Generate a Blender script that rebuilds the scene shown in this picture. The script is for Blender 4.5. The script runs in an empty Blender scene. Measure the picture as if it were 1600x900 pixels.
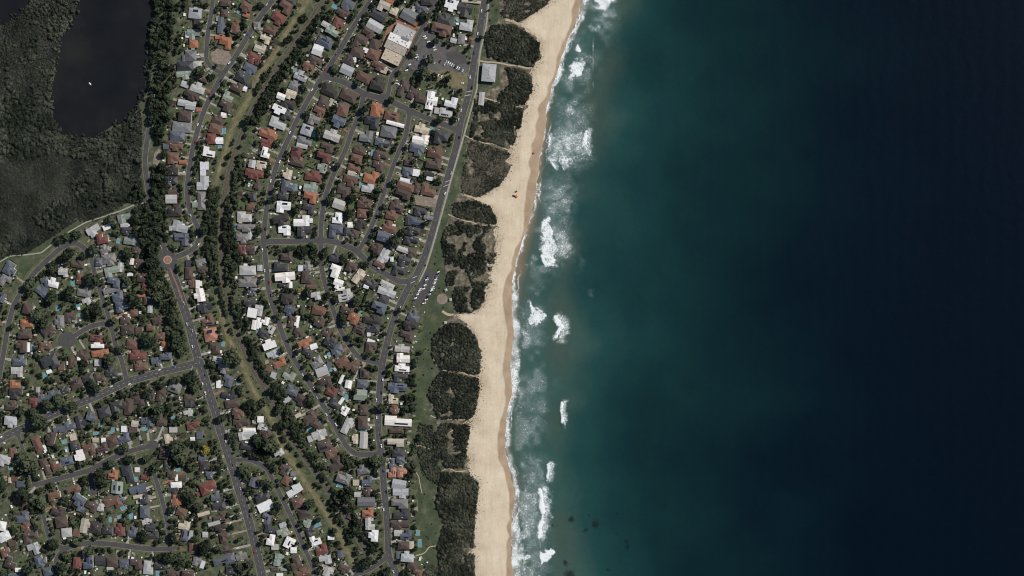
import bpy, math, random
import numpy as np
from mathutils import Vector, Matrix
from mathutils.geometry import tessellate_polygon
R = math.radians
rnd = random.Random(7)
rng = np.random.default_rng(11)
scene = bpy.context.scene
# ---------------------------------------------------------------- camera
cam = bpy.data.objects.new('survey_camera', bpy.data.cameras.new('survey_camera'))
scene.collection.objects.link(cam)
cam.location = (0, 0, 2600); cam.rotation_euler = (0, 0, 0)
cam.data.sensor_width = 36; cam.data.lens = 36 * 2600 / 1600
cam.data.clip_start = 10; cam.data.clip_end = 60000
scene.camera = cam
# ---------------------------------------------------------------- sky, sun, exposure
SUN_AZ, SUN_EL = 60, 43        # compass bearing of the sun (clockwise from up-coast), height
world = bpy.data.worlds.new('World'); scene.world = world; world.use_nodes = True
wt = world.node_tree; wt.nodes.clear()
sky = wt.nodes.new('ShaderNodeTexSky'); sky.sky_type = 'NISHITA'; sky.sun_disc = False
sky.sun_elevation = R(SUN_EL); sky.sun_rotation = R(SUN_AZ); sky.air_density = 1.0; sky.dust_density = 0.6
bg = wt.nodes.new('ShaderNodeBackground'); bg.inputs[1].default_value = 0.075
wo = wt.nodes.new('ShaderNodeOutputWorld')
wt.links.new(sky.outputs[0], bg.inputs[0]); wt.links.new(bg.outputs[0], wo.inputs[0])
sun = bpy.data.objects.new('sun', bpy.data.lights.new('sun', 'SUN')); scene.collection.objects.link(sun)
sun.data.energy = 4.7; sun.data.angle = R(0.53); sun.data.color = (1.0, 0.95, 0.87)
_d = Vector((math.sin(R(SUN_AZ)) * math.cos(R(SUN_EL)), math.cos(R(SUN_AZ)) * math.cos(R(SUN_EL)), math.sin(R(SUN_EL))))
sun.rotation_euler = _d.to_track_quat('Z', 'Y').to_euler(); sun.location = (600, 400, 900)
vs = scene.view_settings
vs.view_transform = 'Standard'; vs.look = 'None'; vs.exposure = 0.12; vs.gamma = 1.0; vs.use_curve_mapping = False
scene.cycles.max_bounces = 5; scene.cycles.diffuse_bounces = 2; scene.cycles.glossy_bounces = 2
scene.cycles.transparent_max_bounces = 4; scene.cycles.caustics_reflective = False; scene.cycles.caustics_refractive = False
scene.cycles.filter_width = 1.1
# ---- survey of the suburb: plan blocks of 400 x 225 m, quarter-metre units inside each block
# building: east, south, size across, size down, turn (deg), roof colour [p = solar]
BLOCKS = {
(0,0): """1222,85,75,60,-5,L;1232,143,35,40,0,K;1405,85,40,45,0,B;1540,50,65,60,-25,T;1540,95,40,25,-20,O;1387,160,45,95,-5,V;1385,213,30,15,0,O
1475,168,50,80,-15,T;1212,218,75,60,0,N;1172,217,20,35,0,W;1213,277,50,45,0,O;1410,270,70,70,-10,O;1362,234,30,22,0,O;1195,350,65,60,0,G;1180,325,35,20,0,L
1150,365,20,40,0,V;1160,415,95,55,0,D;1235,405,50,40,5,L;1155,472,90,50,5,N;1275,478,75,60,-25,T;1240,548,85,60,-20,L;1158,528,45,35,-20,L;1200,600,85,50,-25,B
1170,655,105,50,-10,L;1245,685,30,25,0,O;1160,728,75,60,-5,B;1140,795,110,60,-5,G;1110,850,85,55,0,V;1080,893,80,25,0,B;1580,365,60,60,-30,R;1560,435,75,65,-25,V
1515,485,75,55,-25,D;1485,545,70,55,-25,B;1530,555,30,28,-20,W;1562,535,30,28,0,D;1432,607,60,55,-25,N;1410,665,70,55,-25,B;1400,720,32,32,0,W;1370,750,70,55,-25,B
1350,805,75,55,-15,T;1325,868,50,60,0,R;1372,880,45,38,0,W;1410,20,60,35,0,B""",
(400,0): """185,48,75,70,-30,T;140,118,80,70,-30,R;95,185,75,55,-25,T;60,250,60,45,-20,C;28,300,65,55,-20,C;12,375,45,60,-20,R;215,8,60,30,-20,D;8,165,40,50,0,G
575,35,75,65,-25,V;545,87,80,40,-25,B;445,160,65,30,-30,L;515,150,60,65,-25,R;480,195,75,50,-30,N;435,262,95,65,-30,V;387,315,60,60,-20,W;370,385,70,55,-25,B
325,420,65,50,-25,T;285,475,75,55,-25,Lp;245,535,65,55,-25,G;220,595,60,55,-20,C;160,605,50,35,-20,W;205,655,80,55,-25,K;145,690,80,50,-25,Wp;195,732,60,45,-25,D
140,770,95,60,-20,L;80,835,110,55,-20,O;70,882,70,40,-20,R;800,45,65,60,-25,C;865,70,45,45,-25,C;835,13,45,28,-20,O;770,95,85,60,-30,D;745,165,95,55,-30,L
700,208,65,55,-25,B;655,262,75,70,-20,B;745,278,55,65,-20,B;635,330,75,55,-20,B;735,342,75,60,-25,T;580,372,65,60,-25,B;617,375,20,30,0,W;570,440,75,55,-25,L
675,485,85,55,-25,T;765,415,80,50,-25,T;685,316,30,28,-20,W;802,440,36,36,-20,C;765,525,85,80,-15,K;465,565,90,65,-25,K;580,600,95,60,-25,B;430,640,65,65,-20,B
468,640,25,45,-30,C;395,698,65,55,-20,T;545,690,65,70,-15,T;365,755,65,55,-20,G;515,765,75,65,-25,V;320,815,65,60,-20,Lp;480,845,95,65,-20,L;305,882,85,45,-15,G
760,690,75,80,-10,O;850,728,85,55,-15,T;872,777,105,22,-15,W;725,768,85,70,-10,D;830,825,90,65,-10,G;690,852,75,65,-10,G;790,890,85,40,-10,V;960,100,95,70,-30,G
992,140,42,36,-30,O;1025,60,70,55,-20,V;985,60,22,35,-20,L;1070,15,70,40,0,K;1220,35,75,70,-15,W;1305,65,85,80,-10,D;1315,158,75,65,-10,L;1185,120,90,70,-15,D
1160,190,115,70,-15,Tp;1235,255,38,28,-15,L;1285,245,40,60,-5,G;1345,12,110,16,-5,C;925,555,55,100,-20,B;985,585,60,70,-25,B;1035,610,65,60,-15,B;1100,630,65,105,-10,Wp
1220,640,70,60,-15,W;1188,705,75,50,-10,Lp;1130,692,28,35,-10,L;1040,805,85,55,-15,C;1030,870,95,55,-10,W;1160,860,80,80,-10,D""",
(0,225): """590,545,80,60,30,L;670,520,45,30,20,W;645,590,65,60,10,R;780,465,75,50,10,N;780,507,45,25,0,L;800,545,70,45,0,D;830,600,95,60,-10,N;655,655,60,50,25,G
685,725,80,70,10,G;622,737,42,48,0,V;705,800,85,60,10,N;855,660,50,45,-10,B;868,750,60,60,-10,B;832,735,32,38,-10,W;757,770,34,55,0,L;490,748,75,45,-10,B
400,805,55,50,0,L;512,845,58,60,-10,T;335,865,70,55,-15,W;285,865,45,55,20,V;715,865,75,55,-10,V;790,882,40,25,0,W;895,835,65,55,-10,B;815,815,35,20,0,W
920,882,50,40,-10,R;70,780,75,70,60,V;35,855,70,65,60,G;1040,15,35,35,0,V;1105,20,75,45,-5,T;1085,90,65,65,0,T;1145,112,45,22,0,O;1085,165,60,60,0,K
1075,237,65,60,0,D;1085,300,60,28,0,B;1075,345,65,50,0,L;1095,415,80,70,0,K;1130,515,90,65,-10,L;1072,527,26,28,0,L;1140,597,85,70,0,V;1310,50,70,55,-10,Wp
1280,155,50,80,0,W;1270,245,70,80,0,L;1270,355,60,105,0,G;1220,380,32,32,0,N;1180,745,30,36,0,D;1260,742,60,42,15,G;1270,787,60,36,0,B;1185,805,45,70,0,B
1203,870,45,55,-5,T;1247,877,36,48,0,W;1580,125,40,45,-10,L;1575,187,75,55,-10,R;1580,330,50,55,0,D;1575,388,60,50,0,T;1530,455,85,60,0,L;1540,525,105,42,0,G
1515,592,70,55,0,G;1565,575,26,40,0,L;1513,660,45,55,0,R;1567,660,50,55,0,B;1550,790,95,55,0,L;1550,860,105,60,0,G""",
(400,225): """65,55,50,60,-15,Wp;35,135,60,50,-10,C;15,195,65,55,-10,R;65,5,60,25,-10,R;8,255,36,55,-5,B;255,50,60,60,-15,R;260,112,85,48,-15,B;290,10,65,30,-15,L
200,190,50,55,-15,C;205,258,80,65,-10,V;175,318,60,55,-10,D;193,322,22,22,0,W;175,395,80,65,-5,Wp;160,478,95,60,15,K;180,540,70,58,0,W;425,85,80,55,-15,R;445,25,75,50,-15,B
415,148,55,60,-15,N;360,198,95,60,-10,R;345,270,80,60,-10,N;340,335,75,65,-10,O;330,405,70,60,-10,D;325,480,60,62,0,W;268,492,55,42,0,W;305,547,80,58,0,D
650,40,70,45,-20,B;630,95,65,52,-15,T;615,150,75,40,-15,T;590,232,80,62,-15,T;598,184,45,28,-10,C;548,300,75,65,-10,B;520,378,70,55,-20,L;510,462,58,62,-5,Wp
500,545,78,78,-5,V;780,75,80,55,-15,B;765,140,65,55,-15,B;720,208,80,75,-15,O;700,275,70,50,-10,L;680,365,80,65,-5,T;665,432,58,55,-5,T;590,505,32,32,0,W
580,550,55,45,-15,D;660,510,55,60,-30,K;620,562,45,45,-20,B;800,5,60,40,-10,D;1005,38,85,70,-10,V;1025,3,75,24,-10,L;1120,50,85,70,-10,T;1110,122,85,62,-10,B
960,107,55,55,-10,B;948,177,60,55,-10,V;1003,180,40,40,-10,W;1085,217,36,22,-10,W;1082,190,56,26,-10,K;930,230,58,28,-15,W;935,265,100,42,-20,T;920,315,90,50,-20,B
1010,280,38,55,-15,B;1080,287,85,68,-10,T;885,385,80,68,-20,B;850,443,70,55,-15,T;840,517,85,68,-15,T;800,580,75,58,-15,V;1030,427,75,48,-10,D;1005,482,90,45,-10,V
1080,457,55,32,-10,G;985,548,75,52,-10,D;970,605,85,48,-10,D;952,482,34,44,0,D;918,660,70,30,-20,L;970,685,55,50,-20,B;755,655,62,65,-20,B;805,700,85,58,60,L
770,750,62,34,-25,T;850,720,20,28,0,W;925,735,70,60,-20,D;895,797,75,55,-20,D;195,695,65,60,-5,B;160,765,80,55,0,D;320,763,48,58,0,G;280,777,30,34,0,W
185,835,115,60,5,W;320,832,62,72,-5,B;175,885,60,32,0,D;216,880,24,38,0,W;350,892,58,26,0,T;505,710,80,55,-15,D;495,795,60,75,-20,W;515,875,55,55,-20,W
600,770,62,56,-20,B;645,828,88,52,55,C;720,870,70,48,-30,D;690,890,32,24,-20,W;820,882,85,36,-25,L;25,775,30,36,0,L""",
(0,450): """15,60,40,55,-20,V;180,130,56,60,-15,B;170,210,72,65,0,O;160,285,75,55,0,B;140,365,62,70,0,B;178,370,22,55,0,W;125,452,80,60,0,V;110,525,68,58,0,L;98,600,62,46,0,O
100,660,76,62,0,K;75,735,72,50,0,B;215,715,52,56,0,R;240,635,24,32,0,L;270,20,80,55,-40,V;310,275,76,55,35,B;375,210,56,75,0,G;440,185,70,60,-10,B
285,372,70,56,-10,T;258,375,18,46,-20,Wp;320,465,95,80,25,D;310,522,32,22,20,W;385,495,38,36,0,T;455,460,48,70,0,B;530,410,70,70,-30,B;495,432,22,36,0,W
605,320,76,50,-5,R;615,357,76,32,0,W;630,412,100,48,10,O;615,467,40,38,0,L;700,520,70,60,0,D;625,555,62,50,0,B;555,570,65,60,20,D;480,597,70,55,20,B
405,635,52,46,20,D;345,660,70,50,20,V;275,690,75,50,20,V;530,20,80,62,-10,G;545,85,50,40,20,L;740,50,62,60,10,V;770,115,76,65,10,V;785,192,56,55,0,B
808,175,22,26,0,W;838,155,46,42,0,T;800,260,75,55,5,B;870,265,38,38,0,B;700,15,95,28,15,G;925,80,46,46,0,B;940,130,28,46,0,L;885,47,46,20,0,O;930,5,46,20,0,R
990,205,66,50,20,B;945,245,46,38,0,T;1005,295,56,46,-10,T;1035,365,42,56,0,O;1012,377,22,26,0,W;1040,422,70,46,0,V;830,350,66,55,-5,T;865,415,95,58,0,R;885,482,76,58,5,T
980,460,56,50,10,V;1250,45,60,76,10,W;1285,125,85,52,10,D;1300,200,70,62,10,T;1320,290,76,76,10,S;1345,375,60,65,0,B;1360,452,56,42,-10,L;1400,502,60,56,-10,G
1425,580,60,65,-20,V;1368,600,26,46,0,W;1430,665,75,50,-15,D;1455,720,85,46,10,B;1490,785,65,58,-10,T;1510,845,95,48,0,B;1560,887,75,26,0,W;1582,25,38,46,-15,V
1562,95,65,46,-10,D;1580,155,55,55,-10,W;1592,230,30,55,-10,W;1095,620,75,60,-20,G;1010,670,52,75,-10,B;935,665,56,55,-20,D;870,705,60,60,10,B;800,740,66,95,-5,B
735,745,70,70,15,D;655,775,70,60,15,D;580,800,60,55,-15,V;510,835,60,78,15,D;440,857,65,52,15,V;375,885,70,36,15,V;70,835,68,66,-5,L;1190,685,70,42,-5,B
1195,722,66,40,0,D;1180,782,56,36,10,L;1210,860,75,42,10,R;1015,830,62,56,-5,B;930,835,80,55,10,V;845,848,40,36,-10,C;835,885,48,34,0,B;777,880,32,36,0,W;1085,885,46,32,0,L;4,215,22,40,0,T""",
(400,450): """20,140,46,62,-10,L;60,205,44,46,-15,W;20,220,34,65,-10,W;95,258,44,48,-30,L;50,287,62,48,-20,D;85,350,76,56,20,W;115,412,82,46,25,L;147,465,75,50,20,O
75,500,28,36,-20,T;110,545,32,36,-20,L;210,545,70,52,-30,N;230,640,70,56,-20,V;285,700,75,65,-30,B;195,700,32,46,-40,L;335,805,80,66,30,B;265,795,36,22,30,C
382,845,62,56,-30,B;410,895,56,22,0,L;30,820,36,36,0,W;45,870,56,40,-20,L;200,70,75,62,-10,K;210,140,60,60,-10,V;228,212,46,66,-10,B;258,205,26,60,-10,W
265,280,52,52,-20,B;310,345,85,48,25,O;362,365,42,32,20,Wp;325,407,66,48,-20,D;380,465,70,56,30,G;415,522,70,50,20,L;435,590,70,58,20,B;475,645,64,58,-25,R
497,717,65,56,-30,D;535,705,20,44,-35,W;555,765,46,52,-30,Wp;575,860,52,100,-25,L;395,140,80,52,-10,T;400,210,60,56,-15,B;445,275,50,55,-30,B;470,335,70,58,-25,D
510,392,70,68,20,V;540,462,75,48,35,T;455,485,28,46,-20,V;605,490,85,50,25,T;680,530,52,60,0,B;560,45,85,70,10,Lp;525,5,56,22,0,W;575,125,75,66,-15,B
610,190,66,66,-20,O;650,250,64,60,-20,B;730,195,105,56,-10,K;730,250,80,50,0,D;705,287,20,28,0,W;720,372,62,65,-5,B;720,333,46,22,-20,W;665,600,62,46,-5,V
580,600,38,46,-10,W;535,570,18,55,-25,W;655,667,75,62,-5,N;540,645,36,50,-20,G;675,760,48,60,0,B;670,840,56,75,0,B;820,20,105,52,-20,L;800,75,55,50,-20,D
770,122,85,62,-20,V;375,50,55,46,10,L;990,175,70,70,-25,V;965,237,80,56,-10,K;945,300,80,56,-15,B;915,375,85,46,-5,L;922,435,75,55,0,W;915,495,85,50,-5,W
900,560,66,48,-5,D;885,625,110,58,-5,Vp;860,695,56,50,0,C;860,757,42,55,0,T;890,830,155,56,-3,Wp;880,887,85,36,0,B""",
(0,675): """240,75,95,50,-65,T;283,105,18,46,20,W;320,40,55,80,-15,B;80,130,42,56,-10,T;30,180,66,66,-15,L;285,215,100,42,-70,B;355,205,60,55,20,T;420,180,75,50,15,V
500,145,55,64,15,W;475,82,52,52,10,D;460,30,38,40,15,C;560,110,66,62,20,T;640,95,70,55,15,B;705,55,60,60,20,B;775,35,70,55,15,V;650,50,28,28,0,W
600,50,36,26,0,C;710,265,56,56,-5,O;800,260,60,105,15,D;860,235,28,28,0,W;910,270,46,50,-10,R;735,345,66,70,-5,N;865,360,95,52,20,V;865,402,56,20,10,C
95,290,38,32,0,T;65,300,20,32,0,C;130,325,42,38,0,V;345,400,70,50,10,T;465,360,80,46,25,T;495,425,78,65,-35,V;510,475,46,44,-20,V;575,465,70,58,-25,B
630,470,40,44,0,L;710,442,100,70,20,T;758,413,55,34,-50,V;370,490,75,55,-20,B;345,487,28,18,20,W;390,557,70,66,10,B;420,627,60,52,5,L;480,630,38,42,-10,T
535,585,56,84,-10,C;600,592,66,68,0,K;675,605,60,60,0,D;752,608,56,74,0,R;830,620,56,60,-5,V;908,418,42,55,5,D;885,435,14,50,0,W;910,495,55,70,0,V
920,553,56,40,10,L;945,590,56,50,-10,D;960,640,68,46,0,D;145,530,75,62,10,V;165,595,56,62,10,T;195,657,85,65,10,B;20,585,46,55,-10,W;30,650,70,56,25,W
80,692,46,36,20,B;40,750,50,50,20,T;75,815,65,62,-20,B;215,730,65,68,20,L;260,802,65,66,15,V;115,860,32,24,0,W;305,870,60,50,15,V;100,892,85,20,0,V
130,432,70,62,20,T;1055,40,46,54,10,C;1030,135,50,55,-10,B;1045,205,32,55,5,D;1075,268,52,46,0,B;1105,285,18,36,0,W;1145,285,42,36,0,B;1105,330,65,36,5,W
1085,365,56,40,5,D;1110,425,56,62,-5,O;1135,505,60,60,-15,T;1155,580,66,52,-10,C;1160,645,44,66,-15,V;1195,645,22,56,-10,L;1280,210,56,55,5,K;1310,270,42,44,0,V
1305,345,95,70,20,R;1245,387,28,22,20,R;1350,402,52,50,0,V;1370,465,75,46,15,D;1275,510,70,22,15,C;1375,528,75,44,5,B;1340,570,70,22,15,L;1385,598,70,42,15,K
1405,660,52,55,10,B;1285,640,32,32,0,L;1210,720,50,76,0,T;1420,730,75,42,10,B;1235,803,50,55,-10,G;1268,827,24,44,-20,W;1405,800,125,52,20,Vp;1510,770,66,50,15,G
1440,860,46,46,0,D;1265,160,42,36,-10,V;1250,20,36,46,0,V;1205,42,28,20,0,W;1545,20,95,46,10,L;1550,82,80,52,-10,D;1585,310,38,55,-20,V;490,815,50,66,-5,R
555,810,60,74,5,V;630,802,60,54,0,D;705,807,65,55,5,B;690,852,38,18,0,L;785,825,65,60,5,V;855,822,70,60,0,B;930,845,56,78,-5,L;1005,830,70,46,0,D
1085,882,70,40,0,B;1180,882,70,40,0,B""",
(400,675): """400,20,85,58,20,L;340,42,28,36,20,L;430,82,80,62,20,B;475,132,70,50,20,T;495,197,84,72,25,B;550,285,80,62,-20,G;625,315,34,34,0,C;670,232,70,55,10,G
675,50,46,95,-3,L;620,42,36,55,0,C;695,305,60,60,0,V;695,372,42,55,0,B;690,435,100,52,0,G;700,500,66,56,0,O;715,570,56,70,0,L;735,645,56,66,-5,W
635,390,38,28,0,L;545,457,32,46,-25,B;590,520,28,42,-25,B;875,65,95,46,0,C;890,122,70,58,0,D;905,178,50,48,0,V;850,195,32,55,0,V;852,250,46,60,0,S
915,252,56,56,0,S;895,325,80,52,-10,L;905,382,90,56,0,L;900,447,95,52,0,G;910,512,92,58,0,D;905,582,110,44,0,B;888,630,44,36,0,L;938,640,66,55,0,Vp
925,705,65,46,0,B;972,705,30,46,0,C;948,775,74,62,-5,L;888,770,24,38,0,V;980,830,60,52,-15,B;1010,880,55,44,-20,T;60,10,66,46,-20,B;175,235,55,60,-30,B
145,130,55,40,30,L;235,260,32,28,0,G;190,302,46,52,-30,T;240,360,95,52,30,W;302,362,30,28,20,T;265,440,65,56,20,T;300,502,70,56,20,B;320,567,46,50,-20,N
345,622,56,55,20,D;375,674,60,56,20,W;410,732,70,56,15,R;435,797,70,50,10,L;530,760,36,42,0,V;455,872,56,58,-20,L;550,857,65,52,-20,B;470,660,38,22,0,W
40,400,80,50,20,D;60,462,90,52,25,W;65,542,55,62,-20,V;95,602,70,52,-10,D;170,580,42,30,20,L;170,627,66,48,20,N;95,670,46,64,-10,W;120,717,42,34,0,L
212,690,58,62,-25,Wp;237,737,36,34,0,W;145,797,55,72,-10,N;120,857,42,18,0,B;175,857,38,18,0,N;150,892,38,22,0,W;250,812,65,70,20,B;290,875,90,46,15,T;10,320,46,55,0,V""",
}
POOLS = {
(0,0): "1497,78,35,20,-25;1400,818,22,40,0;1385,885,25,22,0",
(400,0): "495,43,45,24,-25;1255,135,26,55,0;1108,573,48,18,-5;1100,803,28,22,0;360,838,22,36,0;243,440,20,24,0;1255,205,0,0,0",
(0,225): "740,605,22,34,-10;455,872,24,38,0;1050,412,34,24,0;1470,645,18,38,0;1375,12,22,32,0;1470,520,14,46,0",
(400,225): "247,270,20,44,0;732,55,22,40,0;655,257,18,40,0;1105,307,20,34,0;632,206,28,22,-10;1297,0,0,0,0",
(0,450): "205,373,24,40,0;280,545,24,38,10;365,130,34,26,0;490,112,22,34,0;500,168,28,20,0;905,880,40,22,10;705,887,22,30,0;1080,808,24,22,0;628,858,20,30,0;1395,350,20,30,0;1490,598,24,16,0;380,510,14,28,30",
(400,450): "455,420,26,42,-20;650,160,20,30,0;335,885,34,24,0;670,888,48,20,0;565,682,24,34,-20;20,270,34,22,0;470,510,28,20,0;890,752,12,12,0",
(0,675): "416,110,22,36,0;402,60,34,24,15;600,8,36,18,0;770,475,34,28,30;690,547,18,34,0;748,530,34,18,20;818,525,24,44,0;1110,237,34,18,10;985,885,20,34,0;848,295,22,30,0;65,225,28,20,0;1565,42,30,16,0;690,3,30,12,0",
(400,675): "525,332,38,24,-20;1013,630,22,36,0;1023,695,22,54,0;385,580,50,22,20;1000,640,0,0,0;440,760,18,24,0",
}
TREES = {
(0,0): "1250,450,48;1320,490,36;1050,720,45;1260,170,42;1060,640,38;1000,820,40;1500,220,28;1070,540,35;1200,510,24;1560,750,45;1340,600,20",
(400,0): "615,100,42;1090,380,45;1060,460,58;1060,110,45;490,430,36;1412,240,22;1150,750,40;690,680,46;400,820,46;320,710,34;980,340,32;1120,260,34;1000,300,24;850,630,34;300,550,34;640,530,26;900,460,26;1330,300,18;30,40,30;600,300,26;700,90,30",
(0,225): "430,700,58;600,665,50;520,700,32;600,850,62;800,680,48;800,850,45;950,750,60;955,660,58;910,560,45;1280,530,48;700,480,46;340,790,40;210,870,55;560,830,40;1340,600,36;1300,640,36;1480,680,40;1460,770,36;1000,880,40;960,820,46;1020,150,50;1000,210,45;1030,60,36;420,580,50;480,570,45;370,600,36;1140,470,18",
(400,225): "460,350,38;430,690,46;860,610,55;590,440,48;380,730,36;300,660,46;260,410,42;690,750,36;770,290,36;930,550,34;510,135,34;600,340,40;560,720,40;990,110,24;860,245,30;1060,500,26;120,340,30;85,350,26;20,540,36;210,660,32;350,630,30;720,420,30;740,700,28;20,400,30",
(0,450): "340,60,62;440,30,52;250,170,62;290,210,52;620,140,62;560,150,45;700,440,58;720,200,42;840,70,62;930,330,62;1110,330,62;1080,180,58;1190,560,56;1220,620,46;610,625,52;380,710,60;460,730,52;310,735,52;1000,760,60;930,655,42;740,790,34;250,830,72;1460,430,72;1560,720,46;1400,810,42;1000,60,58;1050,30,50;140,770,46;210,770,40;170,580,30;760,380,36;1100,570,40;1330,470,34;1490,460,40;30,660,30;640,720,36;980,800,40;1060,740,34;580,600,38;90,240,28",
(400,450): "640,70,56;900,140,26;780,745,42;340,700,42;170,390,28;550,215,36;150,180,38;330,30,40;120,640,50;150,760,46;180,850,46;60,700,46;450,50,30;340,550,32;980,740,34;1000,450,34;1030,400,22;800,290,24;600,300,36;620,640,28;720,620,26;700,700,24;310,490,22;270,15,22",
(0,675): "190,200,78;150,160,62;640,290,72;700,195,46;980,220,56;790,90,46;1110,90,76;1140,160,60;1290,110,40;1190,390,62;1290,700,72;1090,660,48;570,740,52;340,690,52;170,390,66;280,440,52;900,650,48;1080,770,62;1150,770,62;400,840,56;420,760,42;1540,240,48;30,340,42;820,170,46;920,165,42;480,690,36;330,330,34;230,590,36;1240,470,40;1500,830,36;1370,720,34;1560,820,40;800,560,36;650,530,34;460,560,32;530,300,34;30,870,40;190,860,46;1450,590,30;1190,220,34;1230,660,36",
(400,675): "90,80,78;30,60,56;760,180,62;570,390,66;340,450,52;810,880,58;100,330,44;690,820,62;620,610,46;575,180,26;365,140,26;130,450,36;520,420,44;640,560,40;390,550,28;1030,30,30;40,310,36;330,700,28;490,610,30;740,380,26",
}
ROADS = [ # name, width, lane paint, plan line
("railway_street",8,0,"582,-60 582,-5 572,12 550,45 527,85 505,118 482,155 463,190 447,225 432,258 421,298 415,338 411,375 415,405 419,450 427,480 440,518 455,555 475,585 492,612 512,645 528,674 540,695 550,707 563,711 592,709"),
("beach_road",10,1,"762,-60 758,-5 750,45 740,100 733,145 720,188 714,225 700,275 687,317 675,365 662,405 647,437 635,455 620,487 610,515 602,547 597,570 594,600 591,637 591,675 596,712 600,762 605,812 607,870 620,895 632,925 640,960"),
("avenue",13,2,"262,406 268,422 277,450 287,480 296,507 302,535 310,562 317,582 327,615 337,645 345,675 360,720 375,770 388,810 400,858 411,905 420,960"),
("cross_road",11,2,"312,567 302,569 250,582 200,596 150,620 100,640 50,662 20,676 -10,692 -60,715"),
("roundabout_street",8,0,"446,-60 430,-5 400,35 367,90 350,113 333,143 320,170 310,198 303,225 300,240 295,270 292,298 294,318 300,338 309,353 311,368 309,383 298,392 275,402 262,406"),
("lagoon_road",8,0,"250,-60 247,0 245,60 242,110 238,175 229,225 226,250 229,280 233,305 240,335 248,360 256,385 262,406"),
("loop_street",7,0,"335,-60 333,-5 330,25 325,50 323,75 322,95 330,105 348,116"),
("park_street",8,0,"142,398 133,388 118,378 98,385 75,405 50,430 37,450 22,475 12,512 6,550 0,580 -8,640"),
("bulb_street",7.5,0,"198,594 190,562 181,542 175,512 165,504 140,510 108,530"),
("lane_above_bulb",7,0,"140,394 142,400 148,428 155,450 165,478 173,506"),
("middle_cross_street",9,0,"411,378 462,377 500,375 525,378 555,390 580,415 625,441 647,438"),
("middle_street",7.5,0,"568,150 562,178 548,210 540,235 520,275 507,310 502,345 501,380 501,410 507,442 510,450 520,482 532,517 547,542 562,560 594,568"),
("upper_cross_street",9,0,"507,120 535,127 570,147 600,155 625,165 655,180 700,197 717,205"),
("shop_street",7,0,"605,154 612,118 630,97 652,58 670,25 682,-5 700,-50"),
("inner_beach_street",7,0,"640,175 634,215 627,228 615,257 602,295 590,332 575,367 560,393"),
("lower_railway_street",7,0,"362,720 385,717 400,722 415,729 425,747 440,777 457,812 475,855 497,905 515,950"),
("dead_end_street",8,0,"55,758 95,747 140,735 175,716 212,702 238,696"),
("stub_street",9,0,"141,735 145,766"),
("link_lane",6,0,"54,758 48,740 40,720 32,688 26,676"),
("straight_lane",7,0,"240,738 252,775 262,817 266,856"),
("bottom_street",8,0,"270,858 225,857 175,850 137,848 105,855 90,868 84,900 84,950"),
("bottom_spur",6,0,"100,856 82,850 75,838 68,805"),
("bottom_turn",7,0,"607,868 590,882 572,893 555,897"),
]
ROADNAMES = { # how the labels speak of them: (phrase, lies across the picture?)
"railway_street":("street seaward of the railway",0),"beach_road":("the beach road",0),"avenue":("avenue below the roundabout",0),
"cross_road":("the wide cross road",1),"roundabout_street":("street winding into the roundabout",0),"lagoon_road":("the shaded lagoon road",0),
"loop_street":("the loop street at the top",0),"park_street":("the street by the lagoon park",0),"bulb_street":("the bulb-ended street",1),
"lane_above_bulb":("lane above the bulb-ended street",0),"middle_cross_street":("the middle cross street",1),"middle_street":("the street in mid suburb",0),
"upper_cross_street":("the upper cross street",1),"shop_street":("the shop street",0),"inner_beach_street":("street inside the beach road",0),
"lower_railway_street":("street landward of the railway",0),"dead_end_street":("the lower-left dead end",1),"stub_street":("the stub of the dead end",0),
"link_lane":("the narrow lane at far left",0),"straight_lane":("the short straight lane",0),"bottom_street":("the bottommost street",1),
"bottom_spur":("the bottom spur lane",0),"bottom_turn":("the turn at bottom",1)}
COAST = "905,-400 880,-120 872,-40 862,0 850,10 826,28 812,38 842,64 845,85 835,106 830,116 832,140 822,165 812,195 801,233 800,244 797,268 780,290 760,304 742,310 765,321 775,336 780,355 777,378 770,412 765,450 757,478 742,489 716,492 730,504 745,526 752,555 749,584 751,600 745,640 738,658 728,690 734,735 748,752 745,785 742,820 740,860 742,900 742,940 735,1050 720,1300"
WATER = "950,-400 925,-120 918,-40 912,0 906,20 894,48 882,78 872,105 867,130 862,165 857,200 853,225 846,262 840,300 836,340 823,380 810,410 802,440 799,470 800,520 797,570 799,620 793,660 789,700 798,735 803,770 799,820 797,860 800,900 800,940 795,1050 780,1300"
RAIL = "540,-60 510,-5 490,25 465,58 440,95 415,135 393,175 380,205 372,225 360,262 350,307 346,350 346,400 350,445 352,452 360,487 372,525 390,567 402,588 420,615 447,673 477,715 505,755 525,782 550,825 575,865 597,903 620,950"
TRACKS = ["500,-30 482,0 450,47 432,82 402,122 392,150 375,175 357,215 352,240 345,257 336,290","338,452 346,490 355,525 375,560 395,608 402,618 430,665 437,692 472,745 500,787 530,835 555,887 570,915"]
LAGOON = "120,-60 120,0 118,15 105,40 93,62 88,90 82,115 78,150 80,175 88,200 105,214 150,217 165,205 195,188 212,170 222,155 228,130 231,100 234,60 241,30 243,0 243,-60"
POND = "-60,-60 54,-60 50,0 45,8 30,25 10,37 0,40 -60,50"
MARSH = "-60,30 0,32 30,22 50,-2 54,-60 124,-60 118,15 100,45 90,85 82,110 76,150 80,180 95,212 150,219 205,185 220,170 222,210 218,300 205,312 190,322 150,345 120,345 75,375 30,402 0,398 -60,420"
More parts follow.
